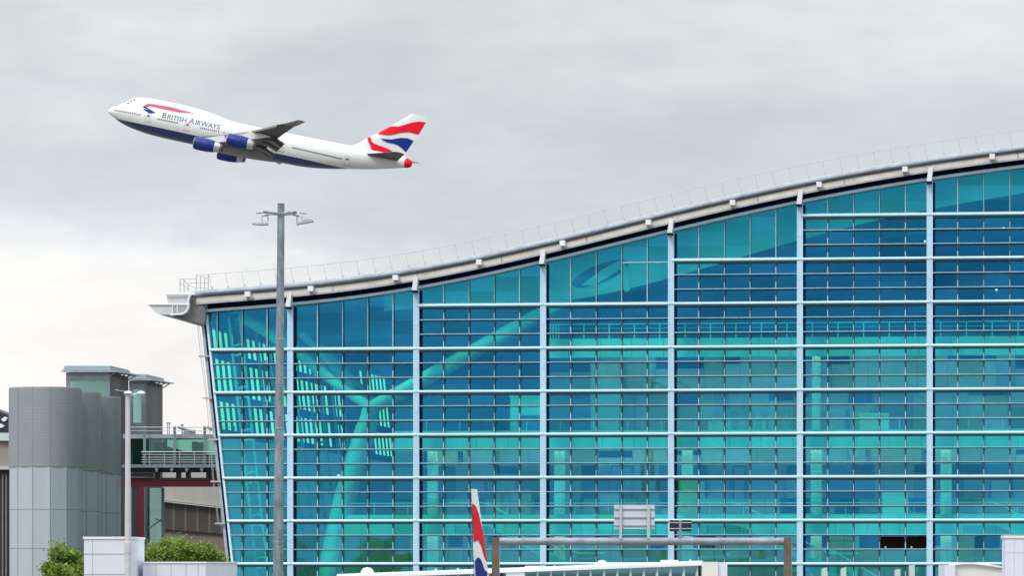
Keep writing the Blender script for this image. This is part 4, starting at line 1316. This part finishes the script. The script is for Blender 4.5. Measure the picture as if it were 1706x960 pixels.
# lift towers
M['towerglass'] = glass('tower_glass', (.48, .68, .64), (.14, .19, .185))
M['towerback'] = mat('tower_inner_wall', (.60, .70, .68), .6, 0, .1, .4)
M['towerdark'] = louvre_mat('tower_dark_cladding', (.085, .085, .09), (.05, .05, .055), .5, 0)
M['towerframe'] = mat('tower_frame', (.24, .30, .34), .45, .2, .12, 1)
for i, (u0, u1, u2, vt, vb, Yt, lab) in enumerate(((110, 183, 214, 613, 780, 362, 'glass fronted lift tower with flat roof, rising behind the silver cylinders'),
                                                ((215, 242, 271, 627, 780, 372, 'narrower glass lift tower standing between the lamp post and the sky')))):
    a, c, e_ = W(u0, vt, Yt), W(u1, vt, Yt), W(u2, vt, Yt)
    t_ = thing('lift_tower', ((a.x + c.x) / 2, Yt, 0), lab, 'lift tower', 'pair of lift towers')
    O = t_.location; zt = a.z - .4
    dep = 8.0
    ex = e_.x * (Yt + dep) / Yt                          # the far corner of the receding side
    b = MB(); b.box(a.x + .35, c.x - .35, Yt + .06, Yt + .1, W(0, 705, Yt).z, zt - .75); b.build('glazing', M['towerglass'], t_, origin=O)
    b = MB()
    b.box(a.x, a.x + .34, Yt, Yt + .3, 0, zt); b.box(c.x - .34, c.x, Yt, Yt + .3, 0, zt); b.box(a.x + .34, c.x - .34, Yt, Yt + .3, zt - .75, zt)
    b.box(a.x + .34, c.x - .34, Yt + .02, Yt + .3, 0, W(0, 705, Yt).z)
    b.build('frame', M['towerframe'], t_, origin=O)
    b = MB(); b.box(a.x + .1, c.x - .1, Yt + 1.8, Yt + 2.0, 0, zt); b.build('rear_wall', M['towerback'], t_, origin=O)
    b = MB(); b.hull8([(c.x + .003, Yt + .1, 0), (ex, Yt + dep, 0), (ex - 1, Yt + dep, 0), (c.x - .34, Yt + 2.2, 0), (c.x + .003, Yt + .1, zt), (ex, Yt + dep, zt), (ex - 1, Yt + dep, zt), (c.x - .34, Yt + 2.2, zt)])
    b.build('side_wall', M['towerdark'], t_, origin=O)
    b = MB()
    b.hull8([(a.x - .2, Yt - .4, zt + .16), (c.x + .1, Yt - .4, zt + .16), (ex + .15, Yt + dep, zt + .16), (a.x, Yt + dep, zt + .16), (a.x - .1, Yt - .3, zt + .55), (c.x + .1, Yt - .3, zt + .55), (ex + .1, Yt + dep, zt + .55), (a.x, Yt + dep, zt + .55)])
    b.build('roof', M['towerframe'], t_, origin=O)
    b = MB(); b.box(a.x - .35, c.x + .1, Yt - .6, Yt - .45, zt + .0, zt + .14)
    b.hull8([(c.x + .1, Yt - .6, zt), (c.x + .6, Yt - .6, zt), (ex + 1.0, Yt + dep, zt + .05), (ex + .2, Yt + dep, zt + .05), (c.x + .1, Yt - .6, zt + .14), (c.x + .6, Yt - .6, zt + .14), (ex + 1.0, Yt + dep, zt + .15), (ex + .2, Yt + dep, zt + .15)])
    for k in range(5):
        f = k / 4; b.tube([(c.x + (ex - c.x) * f, Yt + dep * f, zt - .3), (c.x + .6 + (ex + .6 - c.x - .6) * f, Yt + dep * f, zt + .05)], .05, 5)
    b.build('sunshade', M['greytrim'], t_, origin=O)

# footbridge
M['fbglass'] = glass('footbridge_glass', (.34, .58, .50), (.05, .08, .08))
M['fbdark'] = mat('footbridge_dark', (.03, .04, .045), .5, 0, .2, 1)
M['greenboard'] = mat('green_inner_panel', (.06, .17, .12), .6, 0, .3, .6)
Yf = 345
kf = Yf / F
def fp(u, v, dy=0): return W(u, v, Yf) + Vector((0, dy, 0))
fb = thing('footbridge', (fp(290, 940).x, Yf, 0), 'covered glazed footbridge with grey railings leading from the lift towers into the terminal', 'footbridge')
O = fb.location
def fbox(u0, u1, v0, v1, y0, y1, name, m, par=None):
    b = MB(); a, c = fp(u0, v0), fp(u1, v1); b.box(a.x, c.x, Yf + y0, Yf + y1, c.z, a.z); return b.build(name, m, par or fb, origin=O)
fbox(205, 392, 724, 731, 0, 3.5, 'roof', M['greytrim'])
fbox(205, 392, 775, 780, -.8, 3.6, 'deck', M['towerframe'])
fbox(205, 392, 780.2, 787, .1, 3.4, 'deck_beam', M['fbdark'])
fbox(218, 392, 731, 775, .8, .84, 'glazing', M['fbglass'])
b = MB()
for u0, u1, v0, m_ in ((206, 237, 731, 0), (252, 268, 736, 1), (268, 274, 731, 0), (316, 326, 735, 0), (326, 338, 736, 1), (218, 392, 757, 0)):
    a, c = fp(u0, v0), fp(u1, 775); b.box(a.x, c.x, Yf + 2.4 + m_ * .1, Yf + 2.8, c.z, a.z, m_)
a = [(272, 742), (300, 750), (392, 762), (392, 775), (272, 775)]
b.prism(a, lambda p: fp(p[0], p[1], 2.85), lambda p: fp(p[0], p[1], 2.95), 1)
b.build('inner_partition', [M['fbdark'], M['greenboard']], fb, origin=O)
for u in (242, 292, 342, 390):
    b = MB(); a = fp(u, 711); b.box(a.x - .11, a.x + .11, Yf - .72, Yf - .5, fp(0, 779).z, a.z)
    p_ = b.build('post', M['towerframe'], fb, origin=O)
b = MB()
for v, r in ((713, .035), (719, .03), (754, .05), (758.5, .025), (763, .025), (767, .025), (771, .025)):
    b.tube([fp(220 if v < 730 else 237, v, -.8), fp(392, v, -.8)], r, 6)
for u in range(250, 392, 25): b.tube([fp(u, 754, -.8), fp(u, 778, -.8)], .025, 5)
b.build('railing', M['mastlight'], fb, origin=O)
for pts in ([(296, 712), (322, 720)], [(345, 712), (356, 718)]):
    b = MB(); b.tube([fp(*p) for p in pts], .13, 6); b.build('roof_brace', M['towerframe'], fb, origin=O)
fbox(304, 323, 716, 723.9, 1, 2, 'roof_unit', M['towerframe'])
for us, u0, u1, v in (((276, 279), 274, 281, 703), ((300, 301), 298, 303, 706)):
    b = MB()
    for u in us: b.tube([fp(u, 724, 2), fp(u, v + 1, 2)], .04, 5)
    b.box(fp(u0, 0).x, fp(u1, 0).x, Yf + 1.9, Yf + 2.1, fp(0, v + 2).z, fp(0, v).z)
    b.build('vent_pipe', M['towerframe'], fb, origin=O)
for u in range(262, 392, 25):
    b = MB(); a = fp(u, 780); b.hull8([(a.x - .05, Yf - .75, a.z - .35), (a.x + .05, Yf - .75, a.z - .35), (a.x + .05, Yf, a.z - .35), (a.x - .05, Yf, a.z - .35), (a.x - .15, Yf - .75, a.z - .012), (a.x + .15, Yf - .75, a.z - .012), (a.x + .15, Yf, a.z - .012), (a.x - .15, Yf, a.z - .012)])
    b.build('deck_bracket', M['towerframe'], fb, origin=O)
M['redsteel'] = mat('dark_red_steel', (.15, .008, .022), .45, 0, .15, 1)
rs = thing('red_steel_frame', (fp(300, 940).x, Yf + .6, 0), 'dark red steel beam and column carrying the footbridge', 'steel frame')
O = rs.location
fbox(205, 395, 796.5, 811.5, .2, .9, 'beam', M['redsteel'], rs)
fbox(219, 229, 811.8, 1130, .25, .85, 'column', M['fbdark'], rs)
fbox(229.5, 239, 811.8, 1130, .1, .6, 'column', M['redsteel'], rs)
for u in (262, 297, 313, 347, 356):
    b = MB(); a = fp(u, 787); b.box(a.x - .2, a.x + .2, Yf + .3, Yf + .8, fp(0, 796.4).z, a.z)
    b.build('bearing', M['fbdark'], rs, origin=O)
fbox(205, 256, 789, 795, -.2, .15, 'service_tray', M['fbdark'], rs)
# glazed stair column below the footbridge
st = thing('glazed_shaft', (fp(255, 940, 3).x, Yf + 3, 0), 'slender green glass shaft under the footbridge next to the red column', 'glass shaft')
O = st.location
fbox(241, 268, 812, 1130, 3, 3.05, 'glazing', M['towerglass'], st)
fbox(254.5, 263.5, 812, 1130, 3.4, 3.5, 'pale_core', M['towerback'], st)  # pale panel behind the glass
fbox(241, 254, 866, 1130, 3.3, 3.4, 'dark_core', M['towerdark'], st)
fbox(264, 269, 812, 1130, 2.8, 2.99, 'frame', M['towerframe'], st)
fbox(241, 268, 848, 859, 3.06, 3.2, 'orange_band', mat('orange_band', (.40, .11, .04), .6), st)
b = MB(); b.tube([fp(243, 880, 2.9), fp(266, 864, 2.9)], .06, 5); b.tube([fp(254, 864, 2.9), fp(266, 870, 2.9)], .05, 5); b.build('brace', M['towerframe'], st, origin=O)

# parking structure behind
M['conc'] = mat('pale_concrete', (.46, .44, .40), .85, 0, .14, .5, .1, streak=.25)
M['brownlouvre'] = louvre_mat('brown_louvre', (.085, .072, .066), (.17, .15, .135), 1.1, 0, .86)
M['tancon'] = mat('tan_concrete', (.27, .22, .185), .85, 0, .2, .5)
Yp = 392
pkg = thing('parking_building', (W(310, 940, Yp).x, Yp, 0), 'low concrete and brown louvred building behind the footbridge', 'building')
O = pkg.location
def wp(p, dy): return W(p[0], p[1], Yp) + Vector((0, dy, 0))
def pp(poly, y0, y1, name, m, par=pkg, O_=None):
    b = MB(); b.prism(poly, lambda p: wp(p, y0), lambda p: wp(p, y1)); return b.build(name, m, par, origin=O_ or O)
pp([(235, 789), (430, 789), (430, 852), (269, 834), (235, 830)], 0, 14, 'parapet', M['conc'])
pp([(235, 830), (269, 834), (430, 852), (430, 1150), (235, 1150)], .5, 14, 'lower_wall', M['tancon'])
pp([(235, 831), (269, 834.5), (430, 852.5), (430, 895), (269, 882), (235, 879)], .2, .49, 'louvre_wall', M['brownlouvre'])
pp([(235, 833), (269, 836.5), (430, 854.5), (430, 852.8), (269, 834.8), (235, 831)], -.3, .19, 'coping', M['mastlight'])
# dark hangar at the left edge
Ye = 378
M['hangdark'] = mat('hangar_dark', (.022, .024, .032), .6, 0, .3, .6)
M['hangtan'] = mat('hangar_tan_wall', (.33, .29, .25), .8, 0, .15, .5)
hg = thing('hall_building', (W(-40, 940, Ye).x, Ye, 0), 'dark roofed building with pale rooflights cut off by the left edge of the photo', 'building')
O = hg.location
def he(poly, y0, y1, name, m, par=hg):
    b = MB(); b.prism(poly, lambda p: W(p[0], p[1], Ye) + Vector((0, y0, 0)), lambda p: W(p[0], p[1], Ye) + Vector((0, y1, 0))); return b.build(name, m, par, origin=O)
he([(-120, 640), (0, 686), (34, 700), (34, 733), (-120, 733)], 0, 20, 'roof', M['hangdark'])
he([(2, 699), (8, 695), (13, 696), (10, 702), (5, 703)], -.1, -.01, 'rooflight', M['white'])
he([(-8, 710), (2, 706), (8, 710), (4, 713), (-8, 715)], -.1, -.01, 'rooflight', M['white'])
he([(-120, 722), (34, 722), (34, 735), (-120, 735)], -.3, -.11, 'gutter', M['towerback'])
he([(-120, 735.2), (34, 735.2), (34, 777), (-120, 777)], .1, 20, 'upper_wall', M['hangtan'])
he([(-120, 777.2), (34, 777.2), (34, 783), (-120, 783)], -.4, 20, 'ledge', M['mastlight'])
he([(-120, 783.2), (34, 783.2), (34, 1140), (-120, 1140)], .2, 20, 'lower_wall', M['hangdark'])
b = MB()
for u in (-22, -8, 3, 9): a1 = W(u, 790, Ye); b.box(a1.x, a1.x + .12, Ye + .08, Ye + .198, 0, a1.z)
b.build('mullion', M['tancon'], hg, origin=O)

# white plant block in front
Yw = 232
M['whitepanel'] = mat('white_panel', (.68, .70, .76), .5, 0, .05, .4)
M['greypanel'] = mat('shaded_panel', (.62, .62, .66), .5, 0, .06, .4)
M['joint'] = mat('panel_joint', (.30, .31, .36), .6, 0, .1, 1)
pl = thing('plant_block', (W(190, 940, Yw).x, Yw, 0), 'white panelled building, one tall and one low box, behind the slim lamp post', 'plant building')
O = pl.location
def wq(u, v, dy=0): return W(u, v, Yw) + Vector((0, dy, 0))
a, c = wq(140, 899), wq(218, 899)
e_ = W(240.5, 899, Yw + 6)
b = MB(); b.hull8([(a.x, Yw, 0), (c.x, Yw, 0), (e_.x, Yw + 6, 0), (a.x + .2, Yw + 6, 0), (a.x, Yw, a.z), (c.x, Yw, a.z), (e_.x, Yw + 6, a.z), (a.x + .2, Yw + 6, a.z)])
tall = b.build('tall_block', M['whitepanel'], pl, origin=O)
b = MB(); z0, z1 = a.z + .003, a.z + .13; b.hull8([(a.x - .06, Yw - .06, z0), (c.x + .04, Yw - .06, z0), (e_.x + .06, Yw + 6, z0), (a.x + .1, Yw + 6, z0), (a.x - .06, Yw - .06, z1), (c.x + .04, Yw - .06, z1), (e_.x + .06, Yw + 6, z1), (a.x + .1, Yw + 6, z1)])
b.build('coping', M['white'], tall, origin=O)
b = MB()
for v in (924, 958, 990): z = wq(0, v).z; b.box(a.x, c.x, Yw - .012, Yw - .002, z - .02, z + .02)
for u in (154, 208): q = wq(u, 0); b.box(q.x - .008, q.x + .008, Yw - .011, Yw - .002, 0, a.z)
b.build('panel_joint', M['joint'], tall, origin=O)
a2, c2 = W(238, 939.5, Yw + 3), W(342.5, 939.5, Yw + 3)
e2 = W(395, 944.5, Yw + 22)
b = MB(); b.hull8([(a2.x, Yw + 3, 0), (c2.x, Yw + 3, 0), (e2.x, Yw + 22, 0), (a2.x, Yw + 22, 0), (a2.x, Yw + 3, a2.z), (c2.x, Yw + 3, a2.z), (e2.x, Yw + 22, a2.z), (a2.x, Yw + 22, a2.z)])
low = b.build('low_block', M['whitepanel'], pl, origin=O)
b = MB(); z0, z1 = a2.z + .003, a2.z + .09; b.hull8([(a2.x, Yw + 2.94, z0), (c2.x + .05, Yw + 2.94, z0), (e2.x + .06, Yw + 22, z0), (a2.x, Yw + 22, z0), (a2.x, Yw + 2.94, z1), (c2.x + .05, Yw + 2.94, z1), (e2.x + .06, Yw + 22, z1), (a2.x, Yw + 22, z1)])
b.build('coping', M['white'], low, origin=O)
b = MB()
for u in (260, 285, 310, 330): q = W(u, 0, Yw + 3); b.box(q.x - .01, q.x + .01, Yw + 2.985, Yw + 2.998, 0, a2.z)
b.build('panel_joint', M['joint'], low, origin=O)

# ================================================================== TREES
def leafmat(name, c0, c1):
    m = mat(name, c0, .55, 0, .1, 2)
    nt = m.node_tree; pb = nt.nodes['Principled BSDF']
    n = [x for x in nt.nodes if x.type == 'TEX_NOISE'][0]; n.inputs['Scale'].default_value = 1.6; n.inputs['Detail'].default_value = 8
    r = [x for x in nt.nodes if x.type == 'VALTORGB'][0]
    r.color_ramp.elements[0].position = .35; r.color_ramp.elements[1].position = .68
    r.color_ramp.elements[0].color = c0 + (1,); r.color_ramp.elements[1].color = c1 + (1,)
    tl = nt.nodes.new('ShaderNodeBsdfTranslucent'); mx = nt.nodes.new('ShaderNodeMixShader'); mx.inputs[0].default_value = .3
    o = [x for x in nt.nodes if x.type == 'OUTPUT_MATERIAL'][0]
    nt.links.new(r.outputs[0], tl.inputs['Color'])
    nt.links.new(pb.outputs[0], mx.inputs[1]); nt.links.new(tl.outputs[0], mx.inputs[2]); nt.links.new(mx.outputs[0], o.inputs[0])
    return m
M['leaf'] = leafmat('leaf_green', (.08, .16, .03), (.36, .46, .07))
M['bark'] = mat('bark', (.09, .07, .05), .9, 0, .3, 4, .3)
def tree(name, base, height, rx, rz, seed, label, cat, group=None, nclump=26, leaves=240, zc=None, leaf=.12):
    rg = random.Random(seed)
    t_ = thing(name, base, label, cat, group)
    zc = height - rz if zc is None else zc
    b = MB()
    b.tube([(0, 0, -.1), (rg.uniform(-.1, .1), 0, zc * .5), (rg.uniform(-.15, .15), .1, zc + rz * .3)], .16, 8, 0, .05)
    cl = []
    for k in range(nclump):
        while True:
            p = Vector((rg.uniform(-1, 1), rg.uniform(-1, 1), rg.uniform(-1, 1)))
            if .25 < p.length < 1: break
        q = Vector((p.x * rx, p.y * rx, zc + p.z * rz)); cl.append((q, rg.uniform(.3, .55) * min(rx, rz)))
        b.tube([(0, 0, zc * .6 + rg.uniform(-.5, .5)), (q.x * .5, q.y * .5, (zc * .6 + q.z) / 2 + .1), tuple(q)], .05, 5, 0, .012)
    tr = b.build('trunk', M['bark'], t_)
    b = MB()
    for q, r in cl:
        for k in range(leaves):
            v = Vector((rg.gauss(0, 1), rg.gauss(0, 1), rg.gauss(0, 1)))
            v = v.normalized() * r * (rg.random() ** .4 if rg.random() < .85 else rg.uniform(.9, 1.45))
            v.z *= .8
            c = q + v
            a = Vector((rg.gauss(0, 1), rg.gauss(0, 1), rg.gauss(0, .7))).normalized(); s = Vector((rg.gauss(0, 1), rg.gauss(0, 1), rg.gauss(0, 1)))
            s = (s - a * s.dot(a)).normalized()
            l = leaf * rg.uniform(.6, 1.3)
            b.face([c - a * l, c + s * l * .45, c + a * l, c - s * l * .45])
    b.build('crown', M['leaf'], t_)
    return t_
q = W(112, 940, 262)
tree('leafy_tree', (q.x, 262, 0), H + .85, 1.55, 1.6, 5, 'bushy green tree rising left of the tall white plant block', 'tree', nclump=36, leaves=480)
for i, (u, vt, Yq, rx, lab) in enumerate(((262, 905, 262, 1.3, 'low green bush directly right of the tall white block'), (306, 897, 264, 1.5, 'tallest green bush, behind the middle of the low white block'), (336, 902, 263, 1.2, 'green bush beside the leaning glass corner of the terminal'))):
    q = W(u, vt, Yq)
    tree('garden_bush', (q.x, Yq, 0), q.z, rx, 1.5, 20 + i, lab, 'bush', 'bushes behind the low white block', nclump=32, leaves=460)

# ------------------------------------------------------------------ render settings
vs = sc.view_settings
vs.view_transform = 'Standard'; vs.look = 'None'; vs.gamma = 1.0; vs.exposure = 0.0; vs.use_curve_mapping = False
cy = sc.cycles
cy.max_bounces = 8; cy.diffuse_bounces = 4; cy.glossy_bounces = 3; cy.transparent_max_bounces = 16; cy.transmission_bounces = 4
cy.caustics_reflective = False; cy.caustics_refractive = False
cy.sample_clamp_indirect = 8
cy.use_denoising = True
